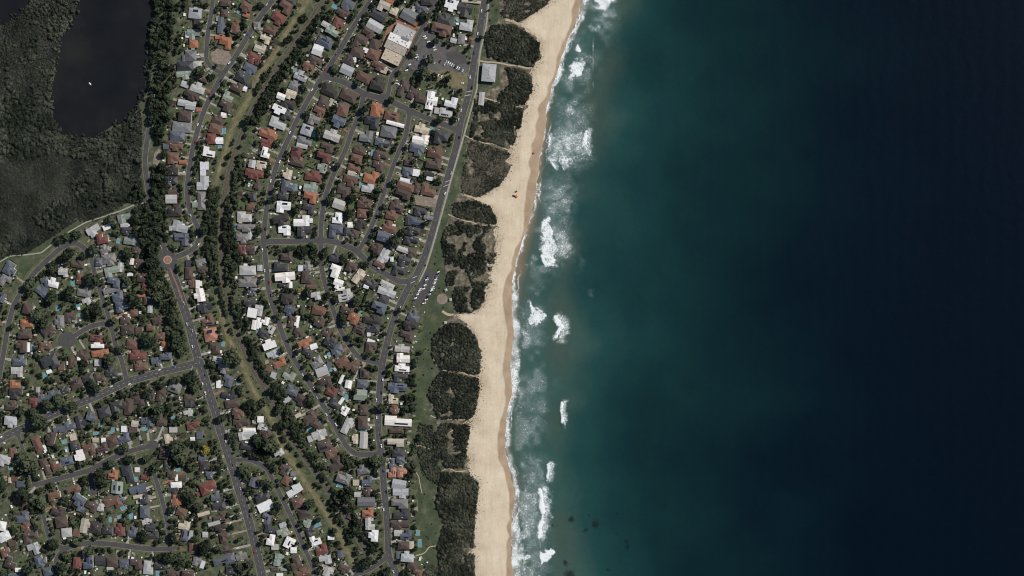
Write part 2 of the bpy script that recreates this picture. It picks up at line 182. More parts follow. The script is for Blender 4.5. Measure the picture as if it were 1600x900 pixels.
PARKS = ["0,403 30,394 60,380 95,360 125,336 150,322 195,312 215,318 212,330 190,330 150,342 120,358 100,380 75,402 50,425 30,432 10,425 0,418 -60,440 -60,430",
 "760,0 782,0 780,30 760,45 755,60 745,105 780,105 800,125 795,135 770,132 750,140 742,165 735,205 722,270 712,310 700,345 690,375 690,400 698,440 708,450 710,490 695,505 685,520 677,540 676,560 688,580 672,605 665,622 660,640 675,660 685,700 695,730 672,770 690,810 700,830 685,860 690,880 660,905 640,905 640,830 652,815 652,760 645,700 645,640 642,600 640,560 650,520 662,500 664,480 668,470 690,430 668,420 682,370 695,325 710,275 726,215 740,160 750,95 765,40"]
PATHS = [("concrete",2.4,"768,-40 764,0 760,40 750,82 745,140 735,175 722,222 705,280 690,335 676,385 665,420 655,440"),
 ("concrete",2.0,"-20,420 0,409 15,400 42,398 65,395 83,380 108,362 135,347 160,339 190,329 212,319 232,316"),
 ("sand",2.2,"745,95 772,97 822,106 832,107"),("sand",1.8,"745,150 778,159 816,168"),("sand",1.8,"725,212 740,219 772,226 800,237"),
 ("sand",1.6,"700,335 710,340 745,350 779,353"),("sand",1.8,"676,560 687,577 720,581 752,591"),("sand",1.5,"672,650 687,655 715,655 742,657"),("sand",1.4,"702,673 715,668 730,658"),
 ("sand",1.5,"690,735 700,731 715,736 729,735"),("sand",1.4,"715,780 728,784 746,785"),("sand",1.5,"650,868 662,866 670,855 685,851"),("sand",1.5,"720,873 735,868 744,880"),("sand",1.3,"640,698 660,697 672,702"),("sand",1.2,"660,770 655,745 648,735"),("sand",4.0,"812,38 800,32 790,30"),("sand",4.0,"716,492 700,492 690,486"),("sand",3.5,"742,310 725,305")]
SCRUB = [ # dense dune bush: density, low size, high size, outline
(1.0,2.2,4.4,"768,40 800,38 820,50 842,68 843,85 832,103 800,98 765,90 758,70 760,50"),(1.0,2.0,4.2,"790,106 815,108 830,120 832,140 820,163 800,165 778,157 780,148 798,132"),
(1.0,2.0,4.0,"742,152 775,160 818,170 812,200 800,232 765,222 735,215 742,180"),(.55,1.0,2.0,"735,220 765,228 798,240 797,265 780,290 745,308 720,300 725,260"),
(.8,1.8,3.6,"708,318 742,313 765,322 775,340 777,352 710,338"),(.78,2.2,4.4,"705,345 775,355 778,380 770,420 765,445 700,455 697,410 690,370"),
(.95,2.2,4.4,"708,448 757,448 757,468 738,488 712,485"),(1.0,2.4,4.8,"703,505 725,508 742,525 752,555 748,585 690,575 676,560 677,530 690,510"),
(1.0,2.4,4.8,"690,580 748,592 748,610 742,645 735,653 685,653 678,630 668,618 676,600"),(.95,2.2,4.6,"690,662 735,665 730,690 725,730 700,730 680,710 678,680"),
(1.0,2.4,5.0,"690,738 730,740 747,755 745,780 742,800 740,830 740,875 742,905 742,950 690,950 685,850 695,820 682,790 687,760"),
(.5,0.9,1.8,"782,0 862,-2 850,10 826,26 812,34 790,32 782,20"),(.5,1.5,3,"675,665 690,735 683,760 660,740 650,700 655,660"),(.5,1.5,3,"660,880 690,885 690,920 650,915"),
]
WOODS = [ # tall wood: density, low, high, outline
(.75,1.8,5.0,"60,60 80,20 90,-30 122,-30 118,15 103,42 90,68 86,95 80,120 76,150 79,178 90,205 108,219 150,220 170,206 195,192 214,176 218,200 190,240 160,252 80,238 30,250 -20,260 -20,95 20,90 40,100"),
(.35,2.0,4.0,"-20,40 30,25 50,0 90,-20 80,20 60,60 40,100 20,90 -20,95"),
(.8,3.0,6.2,"244,-40 272,-40 272,60 264,100 264,150 262,190 252,225 244,225 234,190 236,150 232,120 234,90 238,50"),
(.8,2.2,5.8,"-20,420 -20,385 0,380 75,326 105,298 140,258 200,236 220,225 222,300 205,315 190,312 150,320 120,330 90,355 55,378 20,392"),
(.8,3.0,6.4,"210,296 224,285 228,310 236,332 260,345 250,385 240,395 214,382 208,345"),(.9,3,5.6,"238,258 262,262 264,340 248,345 238,310"),
(.8,3.0,6.4,"228,386 250,392 254,418 266,450 278,482 286,510 294,545 284,556 264,548 260,500 252,470 232,455 222,405"),
(.9,3,5,"328,290 343,292 340,350 340,400 343,440 333,445 325,400 322,340"),(.85,3,5,"354,300 364,330 368,370 376,400 366,440 354,440 350,380"),
(.9,3,5,"344,450 350,452 356,500 354,515 349,490"),(.9,3,5,"360,455 374,480 384,520 377,524 366,490"),
(.9,3.2,5.4,"426,590 446,610 456,645 466,672 458,676 440,642"),(.9,3,5.5,"482,712 520,762 552,790 577,840 590,880 582,885 556,840 530,800 500,760"),
(1.0,3.4,6,"395,678 434,678 440,697 415,717 398,712"),(.9,3,5.2,"497,-5 518,-5 494,45 470,85 453,110 428,150 408,190 400,205 398,190 412,150 432,118 458,80 482,42"),
(.9,3,5.2,"402,130 424,110 440,122 430,150 412,172 402,190"),(.5,2.5,4,"478,-5 488,-5 462,45 440,82 434,78 455,45"),
(.9,2.8,4.6,"384,524 392,530 406,562 428,592 420,598 396,566 384,542"),(.9,2.8,4.8,"462,668 484,700 500,735 491,736 470,702 456,672"),
(.7,2.5,4.5,"362,300 370,262 380,236 386,240 376,290 370,330"),
(.6,2.5,4.5,"384,180 396,185 372,240 362,270 356,262 372,215"),
]
# ================================================================ helpers
col = scene.collection
SEA_Z = -3.2
def P(s): return [tuple(map(float, t.split(','))) for t in s.split()]
def W(p): return (p[0] - 800.0, 450.0 - p[1])           # plan metres (from the survey's corner) -> world
def tag(o, label=None, cat=None, group=None, kind=None):
    if label: o['label'] = label
    if cat: o['category'] = cat
    if group: o['group'] = group
    if kind: o['kind'] = kind
    return o
def link(name, data, parent=None):
    o = bpy.data.objects.new(name, data); col.objects.link(o)
    if parent: o.parent = parent
    return o
def mesh(name, v, f, mats, midx=None, smooth=False):
    m = bpy.data.meshes.new(name); m.from_pydata([tuple(p) for p in v], [], [tuple(q) for q in f])
    for k in (mats if isinstance(mats, (list, tuple)) else [mats]): m.materials.append(k)
    if midx is not None: m.polygons.foreach_set('material_index', midx)
    if smooth: m.polygons.foreach_set('use_smooth', [True] * len(m.polygons))
    m.update(); return m
def quads_mesh(name, v, q, mat, tone=None):              # big numpy meshes (n,3) verts, (m,4) or (m,3) faces
    v = np.asarray(v, np.float32); q = np.asarray(q, np.int32); k = q.shape[1]
    m = bpy.data.meshes.new(name)
    m.vertices.add(len(v)); m.vertices.foreach_set('co', v.ravel())
    m.loops.add(q.size); m.loops.foreach_set('vertex_index', q.ravel())
    m.polygons.add(len(q)); m.polygons.foreach_set('loop_start', np.arange(0, q.size, k, dtype=np.int32))
    m.update(calc_edges=True)
    if tone is not None:
        a = m.attributes.new('tone', 'FLOAT', 'POINT'); a.data.foreach_set('value', np.asarray(tone, np.float32))
    m.materials.append(mat); return m
def box(v, f, x0, x1, y0, y1, z0, z1):
    b = len(v)
    v += [(x0,y0,z0),(x1,y0,z0),(x1,y1,z0),(x0,y1,z0),(x0,y0,z1),(x1,y0,z1),(x1,y1,z1),(x0,y1,z1)]
    f += [(b,b+3,b+2,b+1),(b+4,b+5,b+6,b+7),(b,b+1,b+5,b+4),(b+1,b+2,b+6,b+5),(b+2,b+3,b+7,b+6),(b+3,b,b+4,b+7)]
def resample(pts, step):
    pts = np.array(pts, float); d = np.r_[0, np.cumsum(np.hypot(*np.diff(pts, axis=0).T))]
    n = max(2, int(d[-1] / step) + 1); t = np.linspace(0, d[-1], n)
    return np.c_[np.interp(t, d, pts[:, 0]), np.interp(t, d, pts[:, 1])]
def smooth(pts, step=4, k=3):
    p = resample(pts, step)
    for _ in range(k):
        q = p.copy(); q[1:-1] = (p[:-2] + 2 * p[1:-1] + p[2:]) / 4; p = q
    return p
def normals(p):
    t = np.gradient(p, axis=0); t /= np.linalg.norm(t, axis=1)[:, None] + 1e-9
    return np.c_[-t[:, 1], t[:, 0]]
def inside(poly, x, y):
    poly = np.array(poly); r = np.zeros(np.shape(x), bool); n = len(poly); j = n - 1
    for i in range(n):
        xi, yi = poly[i]; xj, yj = poly[j]
        c = ((yi > y) != (yj > y)) & (x < (xj - xi) * (y - yi) / (yj - yi + 1e-12) + xi); r ^= c; j = i
    return r
def vnoise(x, y, s, seed=0):                               # smooth value noise in numpy
    x = np.asarray(x) / s; y = np.asarray(y) / s
    xi = np.floor(x).astype(int); yi = np.floor(y).astype(int); fx = x - xi; fy = y - yi
    fx = fx * fx * (3 - 2 * fx); fy = fy * fy * (3 - 2 * fy)
    def h(a, b):
        n = (a * 374761393 + b * 668265263 + seed * 974711) & 0x7fffffff
        n = ((n ^ (n >> 13)) * 1274126177) & 0x7fffffff
        return ((n ^ (n >> 16)) & 0xffff) / 65535.0
    return (h(xi, yi) * (1 - fx) + h(xi + 1, yi) * fx) * (1 - fy) + (h(xi, yi + 1) * (1 - fx) + h(xi + 1, yi + 1) * fx) * fy
# ================================================================ materials
def new_mat(name, rough=0.8, spec=0.3):
    m = bpy.data.materials.new(name); m.use_nodes = True; nt = m.node_tree
    b = nt.nodes['Principled BSDF']; b.inputs['Roughness'].default_value = rough; b.inputs['Specular IOR Level'].default_value = spec
    return m, nt, b
def N(nt, t, **kw):
    n = nt.nodes.new(t)
    for k, v in kw.items():
        if k.startswith('i_'): n.inputs[k[2:].replace('_', ' ')].default_value = v
        else: setattr(n, k, v)
    return n
def ramp(nt, fac, stops):
    r = nt.nodes.new('ShaderNodeValToRGB'); e = r.color_ramp.elements
    while len(e) < len(stops): e.new(0.5)
    for i, (p, c) in enumerate(stops): e[i].position = p; e[i].color = (*c, 1)
    nt.links.new(fac, r.inputs[0]); return r.outputs[0]
def noise(nt, scale, detail=4, rough=0.6, vec=None):
    n = N(nt, 'ShaderNodeTexNoise'); n.inputs['Scale'].default_value = scale; n.inputs['Detail'].default_value = detail; n.inputs['Roughness'].default_value = rough
    if vec is None:
        g = N(nt, 'ShaderNodeNewGeometry'); vec = g.outputs['Position']
    nt.links.new(vec, n.inputs['Vector']); return n.outputs[0]
def mixc(nt, fac, a, b, mode='MIX'):
    n = N(nt, 'ShaderNodeMix', data_type='RGBA', blend_type=mode)
    for s, v in ((0, fac), (6, a), (7, b)):
        if isinstance(v, (int, float)): n.inputs[s].default_value = v
        elif isinstance(v, tuple): n.inputs[s].default_value = (*v, 1)
        else: nt.links.new(v, n.inputs[s])
    return n.outputs[2]
def math_(nt, op, a, b=0.0):
    n = N(nt, 'ShaderNodeMath', operation=op)
    for i, v in enumerate((a, b)):
        if isinstance(v, (int, float)): n.inputs[i].default_value = v
        else: nt.links.new(v, n.inputs[i])
    return n.outputs[0]
def attr(nt, name):
    a = N(nt, 'ShaderNodeAttribute', attribute_name=name); return a
def bump(nt, b, h, strength=0.5, dist=0.3):
    n = N(nt, 'ShaderNodeBump'); n.inputs['Strength'].default_value = strength; n.inputs['Distance'].default_value = dist
    nt.links.new(h, n.inputs['Height']); nt.links.new(n.outputs[0], b.inputs['Normal'])
def mottled(name, stops, scale, detail=5, rough=0.85, fine=None, spec=0.2):
    m, nt, b = new_mat(name, rough, spec)
    c = ramp(nt, noise(nt, scale, detail, 0.65), stops)
    if fine: c = mixc(nt, fine[1], c, ramp(nt, noise(nt, fine[0], 3), [(0.3, (0.25,)*3), (0.7, (1.0,)*3)]), 'MULTIPLY')
    nt.links.new(c, b.inputs['Base Color']); return m
M = {}
M['land'] = mottled('garden_ground', [(.30,(.036,.044,.026)),(.45,(.064,.078,.042)),(.55,(.092,.097,.062)),(.63,(.145,.135,.103)),(.75,(.26,.24,.20))], .13, 8, fine=(.7,.6))
M['lawn_green'] = mottled('lawn_green', [(.3,(.046,.070,.029)),(.7,(.090,.122,.052))], .3, 5, fine=(1.2,.35))
M['lawn_olive'] = mottled('lawn_olive', [(.3,(.060,.070,.036)),(.7,(.118,.124,.068))], .3, 5, fine=(1.2,.35))
M['lawn_dry'] = mottled('lawn_dry', [(.3,(.085,.080,.040)),(.7,(.17,.145,.085))], .3, 5, fine=(1.2,.35))
M['mulch'] = mottled('mulch', [(.3,(.022,.022,.015)),(.7,(.055,.045,.032))], .4, 5)
M['paving'] = mottled('paving', [(.3,(.16,.135,.11)),(.7,(.29,.255,.21))], .5, 4)
M['red_paving'] = mottled('red_paving', [(.3,(.16,.085,.06)),(.7,(.24,.13,.09))], .5, 4)
M['concrete'] = mottled('concrete', [(.3,(.20,.19,.165)),(.7,(.30,.285,.25))], .35, 5)
M['asphalt'] = mottled('asphalt', [(.3,(.052,.050,.051)),(.7,(.076,.073,.073))], .12, 6, fine=(.9,.25))
M['old_asphalt'] = mottled('old_asphalt', [(.3,(.070,.066,.064)),(.7,(.125,.118,.112))], .1, 8, fine=(.9,.3))
M['paint'] = mottled('road_paint', [(.3,(.22,.22,.21)),(.7,(.46,.46,.44))], .8, 3)
M['verge'] = mottled('verge', [(.3,(.054,.065,.031)),(.52,(.090,.098,.050)),(.72,(.165,.150,.095))], .11, 6, fine=(1.1,.35))
M['reserve'] = mottled('reserve_grass', [(.3,(.060,.072,.030)),(.52,(.105,.110,.050)),(.72,(.19,.17,.095))], .09, 6, fine=(1.0,.35))
M['park'] = mottled('park_grass', [(.28,(.030,.046,.024)),(.5,(.056,.072,.038)),(.62,(.088,.095,.055)),(.76,(.145,.135,.085))], .05, 6, fine=(.7,.35))
M['heath'] = mottled('dune_heath', [(.28,(.050,.050,.034)),(.44,(.105,.096,.068)),(.56,(.19,.163,.118)),(.70,(.36,.30,.22))], .16, 10, fine=(.9,.7))
M['marsh'] = mottled('marsh', [(.3,(.022,.027,.022)),(.55,(.038,.043,.036)),(.75,(.062,.065,.054))], .09, 8, fine=(.5,.6))
M['dry_track'] = mottled('dry_track', [(.3,(.09,.085,.045)),(.55,(.17,.145,.085)),(.75,(.26,.215,.14))], .10, 6, fine=(.7,.35))
M['ballast'] = mottled('ballast', [(.3,(.050,.040,.032)),(.7,(.105,.085,.068))], .15, 6, fine=(1.5,.4))
M['sandpath'] = mottled('sand_path', [(.3,(.27,.22,.15)),(.7,(.42,.345,.24))], .3, 5)
M['steel'] = new_mat('rail_steel', .4, .5)[0]; M['steel'].node_tree.nodes['Principled BSDF'].inputs['Base Color'].default_value = (.22,.19,.17,1)
M['sleeper'] = mottled('sleeper', [(.3,(.07,.06,.05)),(.7,(.12,.105,.09))], .6)
M['soil'] = mottled('bare_soil', [(.3,(.15,.115,.085)),(.55,(.23,.185,.15)),(.75,(.34,.30,.26))], .22, 7, fine=(.9,.4))
# roofs
ROOFS = {'B':((.068,.051,.044),'brown tiled'),'T':((.118,.070,.053),'reddish-brown tiled'),'R':((.128,.052,.043),'red tiled'),'O':((.25,.112,.066),'orange tiled'),
 'S':((.31,.155,.115),'salmon tiled'),'G':((.150,.152,.155),'mid-grey'),'D':((.040,.042,.047),'charcoal'),'K':((.036,.032,.031),'blackish-brown tiled'),'W':((.62,.625,.625),'white metal'),
 'L':((.33,.34,.345),'pale grey metal'),'C':((.40,.355,.285),'cream'),'V':((.080,.092,.118),'slate-blue'),'N':((.20,.235,.20),'grey-green metal')}
TILED = 'BTROSK'
for k, (c, w) in ROOFS.items():
    m, nt, b = new_mat('roof_' + w.replace(' ', '_').replace('-', '_'), .75 if k in TILED else .5, .25)
    oi = N(nt, 'ShaderNodeObjectInfo')
    tc = N(nt, 'ShaderNodeTexCoord')
    n1 = noise(nt, .35, 6, .7); n2 = noise(nt, 2.2, 3, .6)
    base = ramp(nt, math_(nt, 'ADD', math_(nt, 'MULTIPLY', n1, .6), math_(nt, 'MULTIPLY', n2, .4)), [(.32, tuple(x * .72 for x in c)), (.52, c), (.72, tuple(min(.8, x * 1.28 + .008) for x in c))])
    tint = ramp(nt, oi.outputs['Random'], [(0, (.74, .74, .76)), (.5, (1, 1, 1)), (1, (1.0, .93, .86))])
    c1 = mixc(nt, 1.0, base, tint, 'MULTIPLY')
    wv = N(nt, 'ShaderNodeTexWave', wave_type='BANDS', bands_direction='X' if k not in TILED else 'Y'); wv.inputs['Scale'].default_value = 1.1 if k in TILED else 1.6; wv.inputs['Distortion'].default_value = .4
    nt.links.new(tc.outputs['Object'], wv.inputs['Vector'])
    c1 = mixc(nt, .22, c1, ramp(nt, wv.outputs[1], [(.1, (.55,) * 3), (.6, (1.0,) * 3)]), 'MULTIPLY')
    nt.links.new(c1, b.inputs['Base Color']); bump(nt, b, wv.outputs[1], .35, .06)
    M['r' + k] = m
for k, c in {'wall_brick':(.20,.11,.075),'wall_cream':(.48,.43,.34),'wall_white':(.62,.61,.58),'wall_grey':(.25,.25,.25)}.items():
    M[k] = mottled(k, [(.3, tuple(x * .85 for x in c)), (.7, c)], .6)
M['solar'] = new_mat('solar_panel', .18, .5)[0]; M['solar'].node_tree.nodes['Principled BSDF'].inputs['Base Color'].default_value = (.012,.016,.032,1)
M['bark'] = mottled('bark', [(.3,(.05,.038,.028)),(.7,(.12,.095,.075))], 1.5)
def leaf_mat(name, lo, mid, hi):
    m, nt, b = new_mat(name, .75, .15)
    oi = N(nt, 'ShaderNodeObjectInfo'); a = attr(nt, 'tone')
    f = math_(nt, 'ADD', a.outputs['Fac'], math_(nt, 'MULTIPLY', oi.outputs['Random'], math_(nt, 'LESS_THAN', a.outputs['Fac'], .0001)))
    f = math_(nt, 'ADD', math_(nt, 'MULTIPLY', f, .75), math_(nt, 'MULTIPLY', noise(nt, .7, 3), .3))
    nt.links.new(ramp(nt, f, [(.12, lo), (.5, mid), (.92, hi)]), b.inputs['Base Color']); return m
M['leaf'] = leaf_mat('tree_leaves', (.014,.020,.012), (.028,.039,.022), (.062,.075,.042))
M['scrub'] = leaf_mat('dune_scrub', (.013,.017,.012), (.030,.036,.024), (.085,.086,.060))
M['heath_leaf'] = leaf_mat('heath_leaves', (.022,.025,.017), (.058,.058,.042), (.150,.138,.105))
M['reed'] = leaf_mat('reeds', (.022,.027,.021), (.041,.047,.038), (.078,.082,.066))
M['swamp'] = leaf_mat('swamp_leaves', (.016,.021,.015), (.033,.041,.029), (.070,.078,.056))
M['yellow_leaf'] = leaf_mat('yellow_leaves', (.12,.11,.02), (.17,.15,.03), (.21,.18,.04))
# pool
m, nt, b = new_mat('pool_water', .05, .5); nt.links.new(ramp(nt, noise(nt, .4, 3), [(.3, (.045,.19,.25)), (.7, (.10,.30,.36))]), b.inputs['Base Color']); M['pool'] = m
m, nt, b = new_mat('lagoon_water', .10, .25)
nt.links.new(ramp(nt, noise(nt, .012, 5), [(.30, (.0068,.0076,.0092)), (.5,(.0100,.0108,.0115)), (.70, (.0165,.0165,.0150))]), b.inputs['Base Color'])
bump(nt, b, noise(nt, .5, 4), .12, .12); M['lagoon'] = m
# beach
m, nt, b = new_mat('beach_sand', .9, .2)
wet = attr(nt, 'wet').outputs['Fac']; scuff = attr(nt, 'scuff').outputs['Fac']
dry = ramp(nt, noise(nt, .028, 8, .62), [(.32, (.445,.365,.265)), (.5, (.505,.425,.32)), (.68, (.55,.475,.365))])
dry = mixc(nt, .30, dry, ramp(nt, noise(nt, .45, 6, .75), [(.36, (.60,.58,.55)), (.58, (1,1,1))]), 'MULTIPLY')
dry = mixc(nt, math_(nt, 'MULTIPLY', scuff, .85), dry, ramp(nt, noise(nt, .8, 6, .8), [(.40, (.30,.27,.22)), (.54, (1,1,1))]), 'MULTIPLY')
gp = N(nt, 'ShaderNodeNewGeometry'); mpb = N(nt, 'ShaderNodeMapping'); mpb.inputs['Scale'].default_value = (.22, .03, .1); mpb.inputs['Rotation'].default_value = (0, 0, .17); nt.links.new(gp.outputs['Position'], mpb.inputs['Vector'])
dry = mixc(nt, .38, dry, ramp(nt, noise(nt, 1.0, 7, .7, mpb.outputs[0]), [(.36, (.80,.775,.74)), (.50, (1,1,1)), (.66, (1.10,1.10,1.09))]), 'MULTIPLY')
wetc = ramp(nt, noise(nt, .06, 6), [(.3, (.24,.172,.112)), (.7, (.345,.258,.175))])
wf = N(nt, 'ShaderNodeMapRange'); nt.links.new(math_(nt, 'ADD', wet, math_(nt, 'MULTIPLY', math_(nt, 'SUBTRACT', noise(nt, .10, 4), .5), .30)), wf.inputs[0]); wf.inputs[1].default_value = .36; wf.inputs[2].default_value = .64
nt.links.new(mixc(nt, wf.outputs[0], dry, wetc), b.inputs['Base Color'])
rr = N(nt, 'ShaderNodeMapRange'); nt.links.new(wf.outputs[0], rr.inputs[0]); rr.inputs[3].default_value = .95; rr.inputs[4].default_value = .45; nt.links.new(rr.outputs[0], b.inputs['Roughness'])
bump(nt, b, noise(nt, .35, 6, .7), .35, .35); M['beach'] = m
# sea
m, nt, b = new_mat('sea_water', .16, .22); b.inputs['IOR'].default_value = 1.33
colr = attr(nt, 'water').outputs['Color']; foam = attr(nt, 'foam').outputs['Fac']
w = mixc(nt, .35, colr, ramp(nt, noise(nt, .10, 9, .78), [(.3, (.72,.74,.76)), (.7, (1.2,1.18,1.15))]), 'MULTIPLY')
g = N(nt, 'ShaderNodeNewGeometry'); mp = N(nt, 'ShaderNodeMapping'); mp.inputs['Scale'].default_value = (1, .55, 1); nt.links.new(g.outputs['Position'], mp.inputs['Vector'])
vo = N(nt, 'ShaderNodeTexVoronoi', feature='DISTANCE_TO_EDGE'); vo.inputs['Scale'].default_value = .42
dn = N(nt, 'ShaderNodeTexNoise'); dn.inputs['Scale'].default_value = .25; dn.inputs['Detail'].default_value = 5; nt.links.new(mp.outputs[0], dn.inputs['Vector'])
av = N(nt, 'ShaderNodeVectorMath', operation='MULTIPLY_ADD'); nt.links.new(dn.outputs[1], av.inputs[0]); av.inputs[1].default_value = (5, 5, 5); nt.links.new(mp.outputs[0], av.inputs[2])
nt.links.new(av.outputs[0], vo.inputs['Vector'])
lace = math_(nt, 'SUBTRACT', 1.0, math_(nt, 'MULTIPLY', vo.outputs['Distance'], 2.6))
lace = math_(nt, 'ADD', math_(nt, 'MULTIPLY', lace, .36), math_(nt, 'ADD', math_(nt, 'MULTIPLY', noise(nt, .55, 3, .75), 2.1), math_(nt, 'SUBTRACT', math_(nt, 'MULTIPLY', noise(nt, .15, 4, .6), .55), 1.0)))
fm = N(nt, 'ShaderNodeMapRange'); nt.links.new(math_(nt, 'ADD', math_(nt, 'MULTIPLY', foam, 1.12), math_(nt, 'SUBTRACT', lace, 1.30)), fm.inputs[0]); fm.inputs[1].default_value = -.10; fm.inputs[2].default_value = .24
shf = N(nt, 'ShaderNodeMapRange', interpolation_type='SMOOTHSTEP'); nt.links.new(math_(nt, 'ADD', foam, math_(nt, 'MULTIPLY', math_(nt, 'SUBTRACT', noise(nt, .3, 5, .7), .5), .5)), shf.inputs[0]); shf.inputs[1].default_value = .12; shf.inputs[2].default_value = 1.0
fmask = math_(nt, 'SUBTRACT', 1.0, math_(nt, 'MULTIPLY', math_(nt, 'SUBTRACT', 1.0, math_(nt, 'MULTIPLY', shf.outputs[0], .42)), math_(nt, 'SUBTRACT', 1.0, math_(nt, 'MULTIPLY', fm.outputs[0], .88))))
fmask = math_(nt, 'MULTIPLY', fmask, math_(nt, 'GREATER_THAN', foam, .015))
nt.links.new(mixc(nt, fmask, w, (.70, .725, .73)), b.inputs['Base Color'])
rr = N(nt, 'ShaderNodeMapRange'); nt.links.new(fmask, rr.inputs[0]); rr.inputs[3].default_value = .22; rr.inputs[4].default_value = .9; nt.links.new(rr.outputs[0], b.inputs['Roughness'])
ws = N(nt, 'ShaderNodeTexWave', wave_type='BANDS', bands_direction='X'); ws.inputs['Scale'].default_value = .0125; ws.inputs['Distortion'].default_value = 5.0; ws.inputs['Detail'].default_value = 4; ws.inputs['Detail Scale'].default_value = 1.6; nt.links.new(g.outputs['Position'], ws.inputs['Vector'])
hh = math_(nt, 'ADD', math_(nt, 'ADD', math_(nt, 'MULTIPLY', noise(nt, .09, 6, .6), 2.0), math_(nt, 'MULTIPLY', ws.outputs[1], .5)), math_(nt, 'MULTIPLY', fmask, .35))
bump(nt, b, hh, .30, .5); M['sea'] = m
# ================================================================ the land sheet, roads and ground cover
def sheet(name, poly, z, mat, kind='structure', label=None, jag=0.0, step=6):
    p = resample(poly + [poly[0]], step)[:-1] if jag else np.array(poly)
    if jag:
        n = normals(p); k = (vnoise(p[:, 0], p[:, 1], 16, 3) - .5) * 1.6 * jag + (vnoise(p[:, 0], p[:, 1], 6, 5) - .5) * .6 * jag; p = p + n * k[:, None]
    v = [(*W(q), z) for q in p]; t = tessellate_polygon([[Vector(q) for q in v]])
    f = []
    for a, b_, c in t:
        A, B, C = Vector(v[a]), Vector(v[b_]), Vector(v[c])
        f.append((a, b_, c) if (B - A).cross(C - A).z > 0 else (a, c, b_))
    return tag(link(name, mesh(name, v, f, mat)), label, kind=kind)
coast = np.array(P(COAST)); water = np.array(P(WATER))
YS = np.arange(-400, 1300.1, 1.5)
XD = np.interp(YS, coast[:, 1], coast[:, 0]); XW = np.interp(YS, water[:, 1], water[:, 0])
XW = XW + (vnoise(YS, YS * 0, 34, 9) - .5) * 7 + (vnoise(YS, YS * 0, 11, 4) - .5) * 3
XW = XW - 5.5 * np.clip((YS - 110) / 60, 0, 1) * np.clip((420 - YS) / 50, 0, 1)
k = np.ones(9) / 9; XW = np.convolve(np.pad(XW, 4, 'edge'), k, 'valid')
sheet('ground', [(-9000, -9000), (1150, -9000), (905, -400)] + [(q[0] - 9, q[1]) for q in P(COAST)[1:-1]] + [(720, 1300), (600, 9000), (-9000, 9000)], -.02, M['land'], label='suburban ground of lawns, soil and dry grass')
# terrain pieces
sheet('marsh', P(MARSH), .02, M['marsh'], label='dark reedy marsh round the lagoon', jag=3)
sheet('lagoon', P(LAGOON), .06, M['lagoon'], label='dark still lagoon water', jag=7, step=3)
sheet('lagoon_arm', P(POND), .06, M['lagoon'], label='dark water in the top corner', jag=3)
for i, q in enumerate(PARKS): sheet('park_lawn', P(q), .03 + .01 * i, M['park'], label=['green lawn between marsh and suburb','green reserve between beach road, houses and dunes'][i], jag=1.5)
# dunes: undulating sheet behind the beach
dune_out = "782,-60 780,0 782,32 760,42 756,66 764,92 780,104 782,132 742,150 732,212 718,300 706,318 700,345 690,372 695,420 706,448 710,490 690,508 676,530 676,560 688,580 676,602 668,620 684,654 676,680 686,700 694,732 684,780 692,820 684,860 690,900 690,960"
DX = np.array(P(dune_out)); ROW = np.arange(-60, 960.1, 2)
xl = np.interp(ROW, DX[:, 1], DX[:, 0]); xr = np.interp(ROW, coast[:, 1], coast[:, 0]) - 2 + (vnoise(ROW, ROW * 0, 7, 15) - .5) * 9 + (vnoise(ROW, ROW * 0, 3, 16) - .5) * 7
nc = 22; v = []; f = []
for j, y in enumerate(ROW):
    for i in range(nc):
        t = i / (nc - 1); x = xl[j] + (max(xr[j], xl[j] + 1) - xl[j]) * t
        z = .06 + math.sin(math.pi * t) ** .7 * (.5 + 2.2 * float(vnoise(x, y, 17, 21))) - .25 * t
        v.append((*W((x, y)), z))
for j in range(len(ROW) - 1):
    for i in range(nc - 1): a = j * nc + i; f.append((a, a + nc, a + nc + 1, a + 1))
tag(link('dunes', mesh('dunes', v, f, M['heath'], smooth=True)), 'low vegetated dunes behind the beach', kind='structure')
def dune_z(x, y):
    a = np.interp(y, DX[:, 1], DX[:, 0]); b_ = np.interp(y, coast[:, 1], coast[:, 0]) + 2
    t = np.clip((x - a) / np.maximum(b_ - a, 1), 0, 1)
    return .06 + np.sin(math.pi * t) ** .7 * (.5 + 2.2 * vnoise(x, y, 17, 21)) - .25 * t
# beach
nb = 60; v = np.zeros((len(YS), nb, 3)); wetv = np.zeros((len(YS), nb)); scf = np.zeros((len(YS), nb))
ts = np.linspace(0, 1, nb)
bandw = 10 + (vnoise(YS, YS * 0, 46, 2) - .5) * 12 + (vnoise(YS, YS * 0, 15, 8) - .5) * 6
for j, y in enumerate(YS):
    x0 = XD[j] - 14; x1 = XW[j] + 14; x = x0 + (x1 - x0) * ts
    s = (x - XW[j]); span = max(XW[j] - XD[j], 10)
    z = np.where(s < 0, SEA_Z + .03 + np.minimum(-s / span, 1) ** .8 * (-SEA_Z + .0), SEA_Z - s * .22)
    z = z + (vnoise(x, y + 0 * x, 12, 31) - .5) * .45 * np.clip(-s / 20, 0, 1) * np.clip((x - x0) / 8, 0, 1)
    v[j, :, 0] = x - 800; v[j, :, 1] = 450 - y; v[j, :, 2] = z
    wetv[j] = np.clip(.5 + (s + bandw[j]) / 9, 0, 1)
    scf[j] = np.clip(1 - (x - XD[j]) / 17, 0, 1) * (.35 + .9 * vnoise(x, y + 0 * x, 20, 41))
q = (np.arange(len(YS) - 1)[:, None] * nb + np.arange(nb - 1)[None]).ravel(); fq = np.c_[q, q + nb, q + nb + 1, q + 1]
bm_ = quads_mesh('beach', v.reshape(-1, 3), fq, M['beach'])
